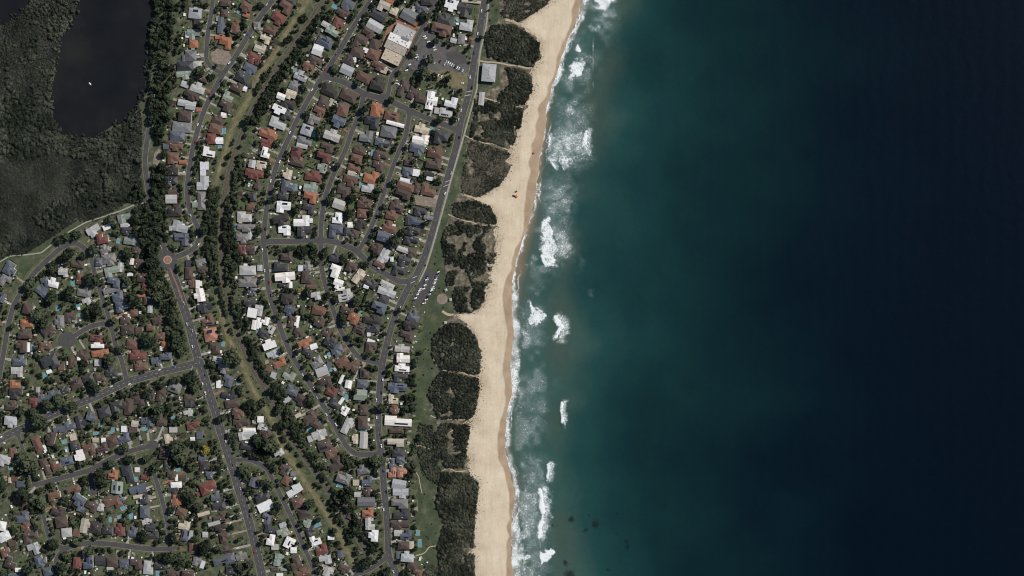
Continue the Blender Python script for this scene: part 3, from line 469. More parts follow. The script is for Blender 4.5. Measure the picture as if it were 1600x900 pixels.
for nme, arr in (('wet', wetv), ('scuff', scf)): a = bm_.attributes.new(nme, 'FLOAT', 'POINT'); a.data.foreach_set('value', arr.ravel().astype(np.float32))
bm_.polygons.foreach_set('use_smooth', [True] * len(bm_.polygons))
tag(link('beach', bm_), 'pale sand beach with a wet brown edge', kind='structure')
# ---------------------------------------------------------------- sea with surf
gx = np.r_[np.arange(775, 985, 1.15), np.arange(985, 1100, 4), np.arange(1100, 1720, 16), [1900, 2400, 4000, 9000]]
gy = np.r_[[-9000, -3000, -900, -300, -100, -40], np.arange(-12, 912.1, 1.3), [950, 1020, 1200, 2000, 4000, 9000]]
X, Y = np.meshgrid(gx, gy)
Yc = np.clip(Y, -10, 910); xw = np.interp(Yc, YS, XW); D = X - xw
warp = (vnoise(X, Y, 90, 51) - .5) * 46 + (vnoise(X, Y, 30, 52) - .5) * 16
stops = [(-30,(.21,.150,.095)),(2,(.175,.132,.088)),(5.5,(.105,.105,.078)),(9,(.054,.084,.070)),(30,(.036,.080,.073)),(75,(.0290,.066,.057)),(105,(.0125,.046,.046)),(150,(.0075,.032,.034)),(230,(.0042,.0195,.0225)),(340,(.0026,.0135,.0170)),(440,(.0015,.0072,.0125)),(600,(.0009,.0042,.0096)),(900,(.0008,.0035,.0088))]
Dw = D + warp * np.clip(D / 45, 0, 1) * np.clip(1 + D / 200, 1, 2.4) - 14 * np.sin(Yc / 900 * math.pi) * np.clip(D / 150, 0, 1) + np.clip((450 - Yc) / 450, 0, 1) * 40 * np.clip(D / 200, 0, 1)
sx = [s_[0] for s_ in stops]; WC = np.stack([np.interp(Dw, sx, [s_[1][c] for s_ in stops]) for c in range(3)], -1)
# clouds of stirred sand along the bar, clear gutters between
sandm = np.clip((vnoise(X, Y, 55, 61) - .42) * 3, 0, 1) * np.exp(-((D - 72) / 26) ** 2) * .6
WC = WC * (1 - sandm[..., None]) + sandm[..., None] * np.array([.052, .072, .055])
gut = np.clip((vnoise(X * 1.4, Y, 60, 62) - .52) * 3, 0, 1) * np.exp(-((D - 48) / 30) ** 2) * .5
WC = WC * (1 - gut[..., None]) + gut[..., None] * np.array([.016, .048, .050])
for (rx, ry, rr_) in [(893,812,4.2),(931,820,6.5),(915,829,3.2),(920,805,2),(932,803,2),(965,803,2),(964,834,2.2),(978,845,3),(981,855,3.4),(884,880,4),(890,899,8),(863,822,2),(950,891,2),(979,849,2.5),(947,819,2)]:
    mk = np.exp(-np.clip((np.hypot((X - rx), (Y - ry)) + (vnoise(X, Y, 3, 71) - .5) * 3.5) / rr_, 0, 9) ** 4)
    WC = WC * (1 - .8 * mk[..., None]) + .8 * mk[..., None] * np.array([.010, .012, .014])
def seg_d(pts):
    d = np.full(X.shape, 1e9); pts = np.array(pts)
    for a, b_ in zip(pts[:-1], pts[1:]):
        ab = b_ - a; t = np.clip(((X - a[0]) * ab[0] + (Y - a[1]) * ab[1]) / (ab @ ab + 1e-9), 0, 1)
        d = np.minimum(d, np.hypot(X - a[0] - t * ab[0], Y - a[1] - t * ab[1]))
    return d
F = np.zeros(X.shape); H = np.zeros(X.shape)
def crest(s, w, amt=1.0, h=.9):
    global F, H
    jx = (vnoise(X, Y, 8, 81) - .5) * w * .9 + (vnoise(X, Y, 3.2, 82) - .5) * w * .6
    p = np.array(P(s)); e = np.minimum(np.hypot(X - p[0, 0], Y - p[0, 1]), np.hypot(X - p[-1, 0], Y - p[-1, 1]))
    ww = w * np.clip(.35 + e / (w * 2.2), .35, 1)
    d = seg_d(P(s)) + jx
    dl = seg_d([(q_[0] + w * 1.2, q_[1]) for q_ in P(s)]) + jx * 2
    F = np.maximum(F, amt * .62 * np.clip(1.3 - dl / (ww * 2.2), 0, 1))
    F = np.maximum(F, amt * np.clip(1.35 - d / ww, 0, 1)); H = np.maximum(H, h * np.exp(-(np.clip(d, 0, None) / (w * 1.1)) ** 2))
def patch(s, amt, soft=5):
    global F, H
    p = P(s); d = seg_d(p + [p[0]]); ins = inside(p, X, Y); sd = np.where(ins, d, -d) + (vnoise(X, Y, 13, 90) - .5) * 8 + (vnoise(X, Y, 6, 91) - .5) * 7 + (vnoise(X, Y, 2.6, 92) - .5) * 5
    m_ = np.clip(sd / (soft * 1.9) + .42, 0, 1); F = np.maximum(F, amt * m_ * (.68 + .5 * vnoise(X, Y, 8, 93))); H = np.maximum(H, .35 * m_ * amt)
# swash along the shore
swash = [(0,13),(45,10),(80,11),(110,12),(140,8),(170,4),(200,3),(255,3),(300,3.5),(330,4),(365,7),(385,9),(410,7),(440,9),(470,10),(500,12),(530,14),(560,13),(590,14),(620,14),(650,10),(690,9),(720,12),(760,13),(800,14),(840,17),(870,18),(910,17)]
sw = np.interp(Yc, [a for a, _ in swash], [b_ for _, b_ in swash])
edge = D + 1.5 + (vnoise(X, Y, 14, 95) - .5) * 8 + (vnoise(X, Y, 4, 96) - .5) * 4
F = np.maximum(F, np.where(edge > -7, np.clip(1.25 - np.abs(edge - sw * .40) / (sw * .52 + 1.2), 0, 1) * (.34 + .62 * vnoise(X, Y, 11, 97)), 0))
F = np.maximum(F, .95 * np.clip(1 - np.abs(edge - .5) / 2.0, 0, 1) * (.45 + .7 * vnoise(X, Y, 25, 98)))
e2 = D - 7.5 + (vnoise(X, Y, 18, 110) - .5) * 9 + (vnoise(X, Y, 5, 111) - .5) * 4
F = np.maximum(F, .80 * np.clip(1 - np.abs(e2) / 1.9, 0, 1) * np.clip(vnoise(X, Y, 30, 112) * 2.2 - .4, 0, 1))
patch("927,-12 968,-12 960,6 948,18 931,16", .93); patch("930,12 962,8 968,26 940,34", .50); patch("915,36 938,36 945,50 920,54", .42)
patch("893,90 912,97 906,121 889,123", .92, 3); patch("902,69 906,70 905,79 902,78", .9, 2); patch("905,80 926,85 928,105 912,96", .34); patch("940,56 952,54 952,64 942,64", .18)
patch("880,160 893,164 912,178 916,192 900,186 884,172", .60); patch("861,211 880,210 905,206 917,206 926,226 924,244 900,248 878,264 860,252 857,236", .60); patch("858,246 888,240 912,236 922,240 905,248 880,264 866,258", .78, 4)
patch("866,190 910,190 914,208 862,212", .40); crest("917,205 915,216 910,231", 3.6); crest("859,210 858,236", 1.6, .9, .3); crest("857,246 868,262", 2, .9, .3)
patch("850,270 895,262 905,300 890,320 850,315", .26); patch("880,308 894,312 893,332 880,340 872,330 850,335 853,322", .46)
patch("846,340 858,342 872,385 866,414 850,414 843,402 845,370", .86, 4); patch("858,344 880,356 896,388 884,402 868,405", .52); patch("835,340 846,330 890,325 880,345 855,345", .30); crest("846,398 852,412 866,415", 2.2, .9, .4)
patch("822,412 842,416 846,424 834,424", .50); patch("830,395 845,395 846,410 826,414", .40); patch("905,402 912,402 910,425 904,425", .22); patch("920,452 927,452 926,462 920,461", .24)
patch("827,472 838,484 850,491 836,509 825,508", .93, 3); patch("812,478 824,482 824,500 812,500", .50); patch("840,500 856,490 852,512 838,512", .30)
crest("868,494 872,504 876,510 872,520 870,527", 4.6); patch("878,505 886,510 884,520 878,518", .28); patch("866,526 873,528 870,532", .5, 2)
patch("812,512 826,516 836,540 815,548", .52); patch("842,530 856,535 855,548 842,544", .24); patch("800,550 816,560 812,588 800,590", .62)
patch("805,600 822,602 826,625 806,640", .52); patch("835,622 850,620 857,632 852,648 838,645", .36); patch("808,640 840,636 838,650 812,652", .24)
crest("879,628 877,642 879,655 879,664", 2.6); crest("857,726 857,740 855,750", 3.2); patch("812,722 852,724 854,752 850,762 820,762", .40)
crest("844,763 846,778 847,792 849,800 847,815 843,838", 4.4); patch("852,766 858,778 854,800 858,825 850,830 850,780", .46); patch("812,765 842,765 840,840 812,846", .50)
crest("843,842 844,858", 1.0, .5, .2); patch("843,862 848,866 858,858 866,856 866,868 854,876 845,884", .93, 3); patch("802,848 820,850 828,872 824,884 802,882", .66); patch("812,880 830,884 834,905 806,906", .55); patch("828,840 846,842 842,858 824,850", .2)
d_ = np.abs(X - 927.3 - (vnoise(X * 0, Y, 30, 99) - .5) * 2); F = np.maximum(F, np.where((Y > 46) & (Y < 178), np.clip(1.1 - d_ / 1.3, 0, 1) * np.clip(1.5 * vnoise(X * 0, Y, 12, 100) - .62, 0, 1) * .8, 0))
# thin drifting foam in the shallows
up = np.clip((440 - Yc) / 60, 0, 1); lw = np.clip((Yc - 440) / 60, 0, 1)
F = np.maximum(F, np.clip((.6 * vnoise(X, Y, 30, 103) + .4 * vnoise(X, Y, 10, 113) - .40) * 3.0, 0, 1) * np.exp(-((D - 34) / 34) ** 2) * (.40 + .06 * up))
for s, am in (("897,20 912,60 925,120 918,160 905,140 895,110 893,60", .34), ("868,150 925,160 930,250 905,275 862,270 860,200", .36), ("842,310 895,305 902,400 880,420 842,415", .34), ("812,470 860,475 850,545 812,550", .34), ("805,595 862,610 860,655 808,655", .30), ("812,700 858,715 862,850 812,905", .36)): patch(s, am, 12)
# milky aerated water round the foam
halo = np.clip(F * 1.1 - .05, 0, 1); WC = WC * (1 - .6 * halo[..., None]) + .6 * halo[..., None] * np.array([.125, .195, .19])
Z = SEA_Z + H * 1.0 + np.where(D < 60, .12, .0) * (vnoise(X, Y, 10, 105) - .5)
far = (np.abs(Y - 450) > 500) | (X > 1720); Z = np.where(far, SEA_Z, Z); F = np.where(far, 0, F)
V = np.stack([X - 800, 450 - Y, Z], -1).reshape(-1, 3); nx_ = len(gx)
q = (np.arange(len(gy) - 1)[:, None] * nx_ + np.arange(nx_ - 1)[None]).ravel(); fq = np.c_[q, q + nx_, q + nx_ + 1, q + 1]
sm_ = quads_mesh('sea', V, fq, M['sea'])
a = sm_.attributes.new('foam', 'FLOAT', 'POINT'); a.data.foreach_set('value', F.ravel().astype(np.float32))
a = sm_.attributes.new('water', 'FLOAT_COLOR', 'POINT'); a.data.foreach_set('color', np.concatenate([WC, np.ones(WC.shape[:2] + (1,))], -1).ravel().astype(np.float32))
sm_.polygons.foreach_set('use_smooth', [True] * len(sm_.polygons))
tag(link('sea', sm_), 'teal shallows with white surf darkening to deep blue sea', kind='structure')
# ---------------------------------------------------------------- occupancy raster (1 m), x -60..900, y -60..960
OX, OY = 60, 60; OCC = np.zeros((1020, 960), np.uint8)      # 1 road, 2 building, 4 water/sand, 8 rail/track, 16 pool/car
def mark_disc(x, y, r, bit):
    x0, x1 = int(max(0, x + OX - r)), int(min(959, x + OX + r + 1)); y0, y1 = int(max(0, y + OY - r)), int(min(1019, y + OY + r + 1))
    if x1 <= x0 or y1 <= y0: return
    yy, xx = np.mgrid[y0:y1, x0:x1]; OCC[y0:y1, x0:x1] |= (np.hypot(xx + .5 - OX - x, yy + .5 - OY - y) <= r).astype(np.uint8) * bit
def mark_poly(poly, bit):
    yy, xx = np.mgrid[0:1020, 0:960]; OCC[inside(poly, xx + .5 - OX, yy + .5 - OY)] |= bit
def occ(x, y):
    i, j = int(y + OY), int(x + OX); return int(OCC[i, j]) if 0 <= i < 1020 and 0 <= j < 960 else 255
def occ_r(x, y, r):
    o = 0
    for a_ in range(8): o |= occ(x + r * math.cos(a_ * .785), y + r * math.sin(a_ * .785))
    return o | occ(x, y)
yy, xx = np.mgrid[0:1020, 0:960]; OCC[(xx - OX) > np.interp(yy - OY, coast[:, 1], coast[:, 0])] |= 4
mark_poly(P(LAGOON), 4); mark_poly(P(POND), 4)
# ---------------------------------------------------------------- roads
def ribbon(p, w, z, off=0.0):
    n = normals(p); L = p + n * (off + w / 2); Rr = p + n * (off - w / 2); v = []; f = []
    for a_, b_ in zip(L, Rr): v += [(*W(a_), z), (*W(b_), z)]
    for i in range(len(p) - 1): f.append((2 * i, 2 * i + 1, 2 * i + 3, 2 * i + 2))
    A, B, C = (Vector(v[k_]) for k_ in f[0][:3])
    if (B - A).cross(C - A).z < 0: f = [t[::-1] for t in f]
    return v, f
def join(parts):
    v = []; f = []
    for a_, b_ in parts: o = len(v); v += a_; f += [tuple(i + o for i in t) for t in b_]
    return v, f
RP = {}; RW = {}; rpts = []; rid = []
for i, (nme, w, paint, s) in enumerate(ROADS):
    p = smooth(P(s), 3, 6); RP[nme] = p; RW[nme] = w
    for q in p: mark_disc(q[0], q[1], w / 2 + .6, 1)
    rpts.append(p); rid += [i] * len(p)
rpts = np.concatenate(rpts); rid = np.array(rid); rhw = np.array([ROADS[i][1] / 2 for i in rid])
ROADLABEL = {n: 'asphalt surface of ' + ph for n, (ph, _) in ROADNAMES.items()}
marks = []; verge = []
for i, (nme, w, paint, s) in enumerate(ROADS):
    p = RP[nme]; z = .30 + .012 * i
    v, f = ribbon(p, w, z); o = tag(link('road', mesh('road', v, f, M['asphalt'])), ROADLABEL[nme], kind='structure')
    if nme not in ('lagoon_road',): verge.append(ribbon(p, w + 9, .235 + .0025 * i))
    kerb = []
    n = normals(p)
    for sgn in (1, -1):
        e = p + n * sgn * (w / 2 + .2)
        ok = []
        for q in e:
            dd = np.hypot(rpts[:, 0] - q[0], rpts[:, 1] - q[1]) - rhw; dd[rid == i] = 9; ok.append(dd.min() > .35)
        for j in range(len(e) - 1):
            if ok[j] and ok[j + 1]:
                seg = np.array([e[j], e[j + 1]]); vv, ff = ribbon(seg, .40, z + .12); kerb.append((vv, ff))
    if kerb:
        v, f = join(kerb); link('kerb', mesh('kerb', v, f, M['concrete']), o)
    if paint:
        d = resample(p, 1.0); zz = .64
        dash = [(0, 3.0, 12, .2)] if paint == 1 else [(0, 4, 9, .32), (w * .30, 2, 14, .2), (-w * .30, 2, 14, .2)]
        for off, ln, per, ww in dash:
            j = 4
            while j + 2 < len(d):
                sub = d[j:min(j + int(ln) + 1, len(d))]
                if len(sub) > 1:
                    mid = sub[len(sub) // 2]; dd = np.hypot(rpts[:, 0] - mid[0], rpts[:, 1] - mid[1]) - rhw; dd[rid == i] = 9
                    if dd.min() > 1 or abs(off) < .1: marks.append(ribbon(sub, ww, zz, off))
                j += int(per)
v, f = join(verge); tag(link('verge', mesh('verge', v, f, M['verge'])), 'grass verges along the streets', kind='structure')
# stop bars and hatching
for (x, y, a_, L, wd) in [(246,374,60,7,.8),(249,380,60,7,.8),(252,386,60,6,.8),(247,368,60,7,.8),(300,576,-75,9,.6),(316,560,20,11,.6),(308,582,70,9,.6),(700,283,-20,9,.8),(697,290,-20,9,.8),(731,149,-10,10,.9),(733,143,-10,10,.9),(645,441,-25,8,.9),(648,433,-25,8,.9),(592,711,0,1,.5)]:
    c_, s_ = math.cos(R(a_)), math.sin(R(a_)); marks.append(ribbon(np.array([(x - c_ * L / 2, y - s_ * L / 2), (x + c_ * L / 2, y + s_ * L / 2)]), wd, .652))
v, f = join(marks); tag(link('lane_markings', mesh('lane_markings', v, f, M['paint'])), 'white lane lines painted on the roads', kind='structure')
def disc(name, x, y, r, z, mat, n=40, parent=None, thick=0):
    v = [(*W((x, y)), z)] + [(*W((x + r * math.cos(6.2832 * i / n), y + r * math.sin(6.2832 * i / n))), z) for i in range(n)]
    f = [(0, 1 + (i + 1) % n, 1 + i) for i in range(n)]
    if thick:
        v += [(a_, b_, c_ - thick) for a_, b_, c_ in v[1:]]; f += [(1 + i, 1 + (i + 1) % n, 1 + n + (i + 1) % n, 1 + n + i) for i in range(n)]
    return link(name, mesh(name, v, f, mat), parent)
for (x, y, r, lb) in [(262,406,14.5,'round asphalt circle of the roundabout'),(105,531,13,'bulb-shaped turning end of the cul-de-sac'),(240,696,8,'turning end of the lower dead end'),(145,766,8,'turning end of the stub street'),(600,155,9,'wide bend by the shops')]:
    tag(disc('road', x, y, r, .61 + .004 * (r % 3), M['asphalt']), lb, kind='structure'); mark_disc(x, y, r, 1)
isl = bpy.data.objects.new('roundabout_island', None); col.objects.link(isl); tag(isl, 'round orange-paved island at the centre of the roundabout', 'traffic island')
disc('kerb', 262, 406, 6.6, .80, M['concrete'], parent=isl, thick=.3); disc('apron', 262, 406, 5.2, .86, M['rO'], parent=isl, thick=.1); disc('centre', 262, 406, 2.2, .90, M['rS'], parent=isl, thick=.05)
for s in ("266,419 270,430 276,444 282,460 286,474",):
    v, f = ribbon(smooth(P(s), 3, 2), 2.4, .70); tag(link('median_strip', mesh('median_strip', v, f, M['red_paving'])), 'narrow red-paved median strip below the roundabout', 'median strip')
# car parks, lots
CP1 = P("650,52 674,48 690,68 712,78 732,92 731,114 712,113 694,108 680,112 664,106 652,112 634,104 640,84"); CP2 = P("667,420 690,428 664,477 642,469")
sheet('car_park', CP1, .27, M['old_asphalt'], label='grey asphalt car park beside the shops'); mark_poly(CP1, 1)
sheet('car_park', CP2, .275, M['asphalt'], label='slanting asphalt car park by the beach reserve'); mark_poly(CP2, 1)
sheet('asphalt_patch', P("698,82 712,79 728,86 730,98 712,102 698,98"), .29, M['asphalt'], label='darker oval of asphalt in the shop car park')
sheet('forecourt', P("606,40 622,24 655,38 636,106 600,98 590,90"), .262, M['red_paving'], label='brown paved yard round the shop building')
sheet('bare_lot', P("330,82 340,76 358,78 362,92 356,102 340,100 331,96"), .2625, M['soil'], label='bare rubble lot inside the loop street'); mark_poly(P("330,82 340,76 358,78 362,92 356,102 340,100 331,96"), 2)
sheet('bare_lot', P("647,305 684,308 680,324 650,320"), .2632, M['soil'], label='bare tan lot seaward of the inner street'); mark_poly(P("647,305 684,308 680,324 650,320"), 2)
sheet('bare_lot', P("255,95 266,96 266,116 256,114"), .2638, M['soil'], label='patch of bare soil by the lagoon road')
sheet('bare_lot', P("241,240 248,232 252,235 248,262 238,262"), .2642, M['soil'], label='strip of bare soil by the lagoon road bend')
sheet('gravel_yard', P("668,108 694,106 712,112 731,113 727,142 702,136 678,126"), .2645, M['dry_track'], label='worn grassy gravel below the shop car park')
disc_o = tag(disc('playground_circle', 691, 467, 8.5, .10, M['soil']), 'round bare playground in the beach reserve', kind='structure')
# tracks and paths
for i, s in enumerate(TRACKS):
    p = smooth(P(s), 3, 4); 
    for q in p: mark_disc(q[0], q[1], 6.5, 8)
    v, f = ribbon(p, 12, .10 + .02 * i); tag(link('rail_reserve_grass', mesh('rail_reserve_grass', v, f, M['reserve'])), ['grassy strip beside the upper railway','grassy strip beside the lower railway'][i], kind='structure')
    v, f = ribbon(p, 5.5, .16 + .02 * i); tag(link('dirt_track', mesh('dirt_track', v, f, M['dry_track'])), ['tan grassy track along the upper railway','tan grassy track along the lower railway'][i], kind='structure')
for i, (kd, w, s) in enumerate(PATHS):
    p = smooth(P(s), 2.5, 3)
    if kd == 'sand': p = p + (np.c_[vnoise(p[:, 0], p[:, 1], 8, 3), vnoise(p[:, 0], p[:, 1], 8, 4)] - .5) * 2.5
    v, f = ribbon(p, w, .42 + .003 * i)
    if kd == 'sand': v = [(x, y, max(.12, float(dune_z(x + 800, 450 - y))) + .16 + .003 * i) for x, y, z in v]
    for q in p: mark_disc(q[0], q[1], w / 2 + .5, 8)
    tag(link('path', mesh('path', v, f, M['concrete' if kd == 'concrete' else 'sandpath'])), None, kind='structure')
# railway
rp = smooth(P(RAIL), 2.5, 5)
for q in rp: mark_disc(q[0], q[1], 5.5, 8)
v, f = ribbon(rp, 12, .13); tag(link('rail_reserve', mesh('rail_reserve', v, f, M['lawn_olive'])), 'rough grass of the railway reserve', kind='structure')
v, f = ribbon(rp, 6.0, .22); tag(link('ballast', mesh('ballast', v, f, M['ballast'])), 'brown ballast bed of the railway', kind='structure')
trk = bpy.data.objects.new('railway_track', None); col.objects.link(trk); tag(trk, 'single railway track curving through the suburb on brown ballast', 'railway')
d = resample(rp, .75); n = normals(d); v = []; f = []
for a_, b_ in zip(d, n):
    t = np.array([-b_[1], b_[0]]); o = len(v)
    for su, sv in ((-1.3, -.13), (1.3, -.13), (1.3, .13), (-1.3, .13)): v.append((*W(a_ + b_ * su + t * sv), .30))
    f.append((o, o + 1, o + 2, o + 3))
tag(link('sleepers', mesh('sleepers', v, f, M['sleeper']), trk), kind='stuff')
for off in (-.72, .72):
    v, f = ribbon(rp, .16, .46, off); link('rail', mesh('rail', v, f, M['steel']), trk)
# ================================================================ buildings
def roof_piece(v, f, x0, x1, y0, y1, ze, pitch, form, ov=.45):
    """hip / gable / skillion roof over a rectangle, with eaves thickness; ridge along the longer side"""
    x0 -= ov; x1 += ov; y0 -= ov; y1 += ov; w, d = x1 - x0, y1 - y0; b = len(v); t = .18
    if form == 'skillion':
        h = .06 * d; v += [(x0,y0,ze),(x1,y0,ze),(x1,y1,ze),(x0,y1,ze),(x0,y0,ze+t),(x1,y0,ze+t),(x1,y1,ze+t+h),(x0,y1,ze+t+h)]
        f += [(b,b+3,b+2,b+1),(b+4,b+5,b+6,b+7),(b,b+1,b+5,b+4),(b+1,b+2,b+6,b+5),(b+2,b+3,b+7,b+6),(b+3,b,b+4,b+7)]; return ze + t + h
    v += [(x0,y0,ze),(x1,y0,ze),(x1,y1,ze),(x0,y1,ze),(x0,y0,ze+t),(x1,y0,ze+t),(x1,y1,ze+t),(x0,y1,ze+t)]
    f += [(b,b+3,b+2,b+1),(b,b+1,b+5,b+4),(b+1,b+2,b+6,b+5),(b+2,b+3,b+7,b+6),(b+3,b,b+4,b+7)]
    h = math.tan(pitch) * min(w, d) / 2; zr = ze + t + h; ins = min(w, d) / 2 if form == 'hip' else 0
    if w >= d:
        ym = (y0 + y1) / 2; ins = min(ins, w / 2 - .05); v += [(x0 + ins, ym, zr), (x1 - ins, ym, zr)]
        f += [(b+4,b+5,b+9,b+8),(b+6,b+7,b+8,b+9),(b+7,b+4,b+8),(b+5,b+6,b+9)]
    else:
        xm = (x0 + x1) / 2; ins = min(ins, d / 2 - .05); v += [(xm, y0 + ins, zr), (xm, y1 - ins, zr)]
        f += [(b+4,b+5,b+8),(b+5,b+6,b+9,b+8),(b+6,b+7,b+9),(b+7,b+4,b+8,b+9)]
    return zr
WALLS = ['wall_brick', 'wall_brick', 'wall_cream', 'wall_white', 'wall_grey']
def house_geo(w, d, c, r, solar):
    """local geometry of a dwelling inside a w x d rectangle: dict part -> (verts, faces)"""
    tiled = c in TILED or (c in 'DVG' and r.random() < .5)
    form = 'hip' if tiled or r.random() < .3 else ('skillion' if c == 'W' and r.random() < .28 else 'gable')
    pitch = R(r.uniform(19, 25) if tiled else r.uniform(11, 20)); ht = 5.6 if r.random() < (.25 if w * d > 180 else .1) or (c == 'W' and r.random() < .4) else 2.9
    wv, wf, rv, rf = [], [], [], []
    ov = .5; W2, D2 = w / 2 - ov, d / 2 - ov
    lay = r.random()
    blocks = []
    if lay < .18 or min(w, d) < 8.5: blocks = [(-W2, W2, -D2, D2)]
    elif lay < .62:                                          # main body and one wing (L)
        if w >= d:
            k = r.uniform(.56, .74); wx = r.uniform(.4, .55) * w; sx = r.choice((-1, 1)); sy = r.choice((-1, 1))
            yb = (-D2, -D2 + 2 * D2 * k) if sy > 0 else (D2 - 2 * D2 * k, D2); blocks.append((-W2, W2, *yb))
            xb = (W2 - wx, W2) if sx > 0 else (-W2, -W2 + wx); blocks.append((*xb, -D2 + .9, D2) if sy > 0 else (*xb, -D2, D2 - .9))
        else:
            k = r.uniform(.56, .74); wy = r.uniform(.4, .55) * d; sx = r.choice((-1, 1)); sy = r.choice((-1, 1))
            xb = (-W2, -W2 + 2 * W2 * k) if sx > 0 else (W2 - 2 * W2 * k, W2); blocks.append((*xb, -D2, D2))
            yb = (D2 - wy, D2) if sy > 0 else (-D2, -D2 + wy); blocks.append((-W2 + .9, W2, *yb) if sx > 0 else (-W2, W2 - .9, *yb))
    else:                                                    # T: wing in the middle
        if w >= d:
            k = r.uniform(.6, .78); wx = r.uniform(.34, .5) * w; o = r.uniform(-.15, .15) * w; sy = r.choice((-1, 1))
            yb = (-D2, -D2 + 2 * D2 * k) if sy > 0 else (D2 - 2 * D2 * k, D2); blocks.append((-W2, W2, *yb)); blocks.append((o - wx / 2, o + wx / 2, -D2 + .8, D2) if sy > 0 else (o - wx / 2, o + wx / 2, -D2, D2 - .8))
        else:
            k = r.uniform(.6, .78); wy = r.uniform(.34, .5) * d; o = r.uniform(-.15, .15) * d; sx = r.choice((-1, 1))
            xb = (-W2, -W2 + 2 * W2 * k) if sx > 0 else (W2 - 2 * W2 * k, W2); blocks.append((*xb, -D2, D2)); blocks.append((-W2 + .8, W2, o - wy / 2, o + wy / 2) if sx > 0 else (-W2, W2 - .8, o - wy / 2, o + wy / 2))
    zr = 0
    for i, (a, b, e, g) in enumerate(blocks):
        box(wv, wf, a, b, e, g, -.1, ht - .02 * i); zr = max(zr, roof_piece(rv, rf, a, b, e, g, ht - .013 * i, pitch * (1 - .03 * i), form, ov))
    parts = {'wall': (wv, wf), 'roof': (rv, rf)}
    a, b, e, g = blocks[0]; long_x = (b - a) >= (g - e)
    def on_roof(u, s_):                                      # point on the main block's roof; u along ridge, s_ across -1..1
        hw = min(b - a, g - e) / 2 + ov; z = ht + .18 + (1 - abs(s_)) * hw * math.tan(pitch) if form != 'skillion' else ht + .3 + .06 * (g - e)
        cx, cy = (a + b) / 2, (e + g) / 2
        return (cx + u, cy + s_ * hw, z) if long_x else (cx + s_ * hw, cy + u, z)
    if solar:
        sv, sf = [], []; L = max(b - a, g - e) * r.uniform(.16, .3); sh_ = r.uniform(-.12, .12) * max(b - a, g - e); rs_ = r.random()
        for s0, s1 in ((-.62, -.3), (.25, .6)) if rs_ < .18 else (((.2, .7),) if rs_ < .6 else ((-.65, -.2),)):
            lift = .14
            p = [on_roof(sh_ - L, s0), on_roof(sh_ + L, s0), on_roof(sh_ + L, s1), on_roof(sh_ - L, s1)]; o = len(sv)
            sv += [(x, y, z + lift) for x, y, z in p] + [(x, y, z + lift - .06) for x, y, z in p]
            sf += [(o,o+1,o+2,o+3),(o,o+1,o+5,o+4),(o+1,o+2,o+6,o+5),(o+2,o+3,o+7,o+6),(o+3,o,o+4,o+7)]
        parts['solar_array'] = (sv, sf)
    if r.random() < .45:                                     # patio roof off one side
        pv, pf = [], []; pw = r.uniform(3.5, 6); pd = r.uniform(2.4, 4); s_ = r.choice((-1, 1)); z = 2.55
        if long_x:
            x = r.uniform(a, b - pw); y = e - pd if s_ < 0 else g
            box(pv, pf, x, x + pw, y, y + pd, z, z + .12)
            for px in (x + .1, x + pw - .25): box(pv, pf, px, px + .15, (y + .1 if s_ < 0 else y + pd - .25), (y + .25 if s_ < 0 else y + pd - .1), -.1, z)
        else:
            y = r.uniform(e, g - pw); x = a - pd if s_ < 0 else b
            box(pv, pf, x, x + pd, y, y + pw, z, z + .12)
            for py in (y + .1, y + pw - .25): box(pv, pf, (x + .1 if s_ < 0 else x + pd - .25), (x + .25 if s_ < 0 else x + pd - .1), py, py + .15, -.1, z)
        parts['patio_roof'] = (pv, pf)
    if r.random() < .35:
        x, y, z = on_roof(r.uniform(-2, 2), r.choice((-.5, .5))); cv, cf = [], []; box(cv, cf, x - .45, x + .45, y - .35, y + .35, z - .5, z + .75); parts['chimney' if c in TILED else 'roof_vent'] = (cv, cf)
    if r.random() < .3:
        x, y, z = on_roof(r.uniform(-3, 3), r.choice((-.45, .45))); cv, cf = [], []; box(cv, cf, x - .55, x + .55, y - .55, y + .55, z - .4, z + .22); parts['skylight'] = (cv, cf)
    return parts, form
PARTMAT = {'solar_array': 'solar', 'chimney': 'wall_brick', 'roof_vent': 'wall_white', 'skylight': 'wall_white'}
def road_near(x, y):
    d = np.hypot(rpts[:, 0] - x, rpts[:, 1] - y) - rhw * .5; i = int(d.argmin()); nme = ROADS[rid[i]][0]; p = rpts[i]
    across = ROADNAMES[nme][1]
    side = ('upper' if y < p[1] else 'lower') if across else ('seaward' if x > p[0] else 'landward')
    key = -x if across else y
    return nme, side, key, p, float(d[i])
ORD = ['', 'first', 'second', 'third', 'fourth', 'fifth', 'sixth', 'seventh', 'eighth', 'ninth', 'tenth', 'eleventh', 'twelfth'] + ['%d%s' % (i, 'st' if i % 10 == 1 else 'nd' if i % 10 == 2 else 'rd' if i % 10 == 3 else 'th') for i in range(13, 300)]
def number(items):
    """items: dicts with x, y. Adds where-text: place in the row on its side of its street."""
    rows = {}
    for it in items:
        nme, side, key, p, d_ = road_near(it['x'], it['y']); it.update(road=nme, side=side, key=key, rp=p, rd=d_); rows.setdefault((nme, side), []).append(it)
    for (nme, side), L in rows.items():
        L.sort(key=lambda t: t['key']); ph, ac = ROADNAMES[nme]
        for i, it in enumerate(L):
            it['n'] = ORD[i + 1]; it['where'] = '%s from %s, %s side, %s' % (ORD[i + 1], 'sea end' if ac else 'top', side, ph)
BL = []
for (bx, by), s in BLOCKS.items():
    for e in s.replace('\n', ';').split(';'):
        t = e.split(','); x, y, w, d, a_ = map(float, t[:5]); BL.append(dict(x=bx + x / 4, y=by + y / 4, w=max(3.2, w / 4 * 1.09), d=max(3.2, d / 4 * 1.09), a=a_, c=t[5][0], solar='p' in t[5], area=w * d / 16))
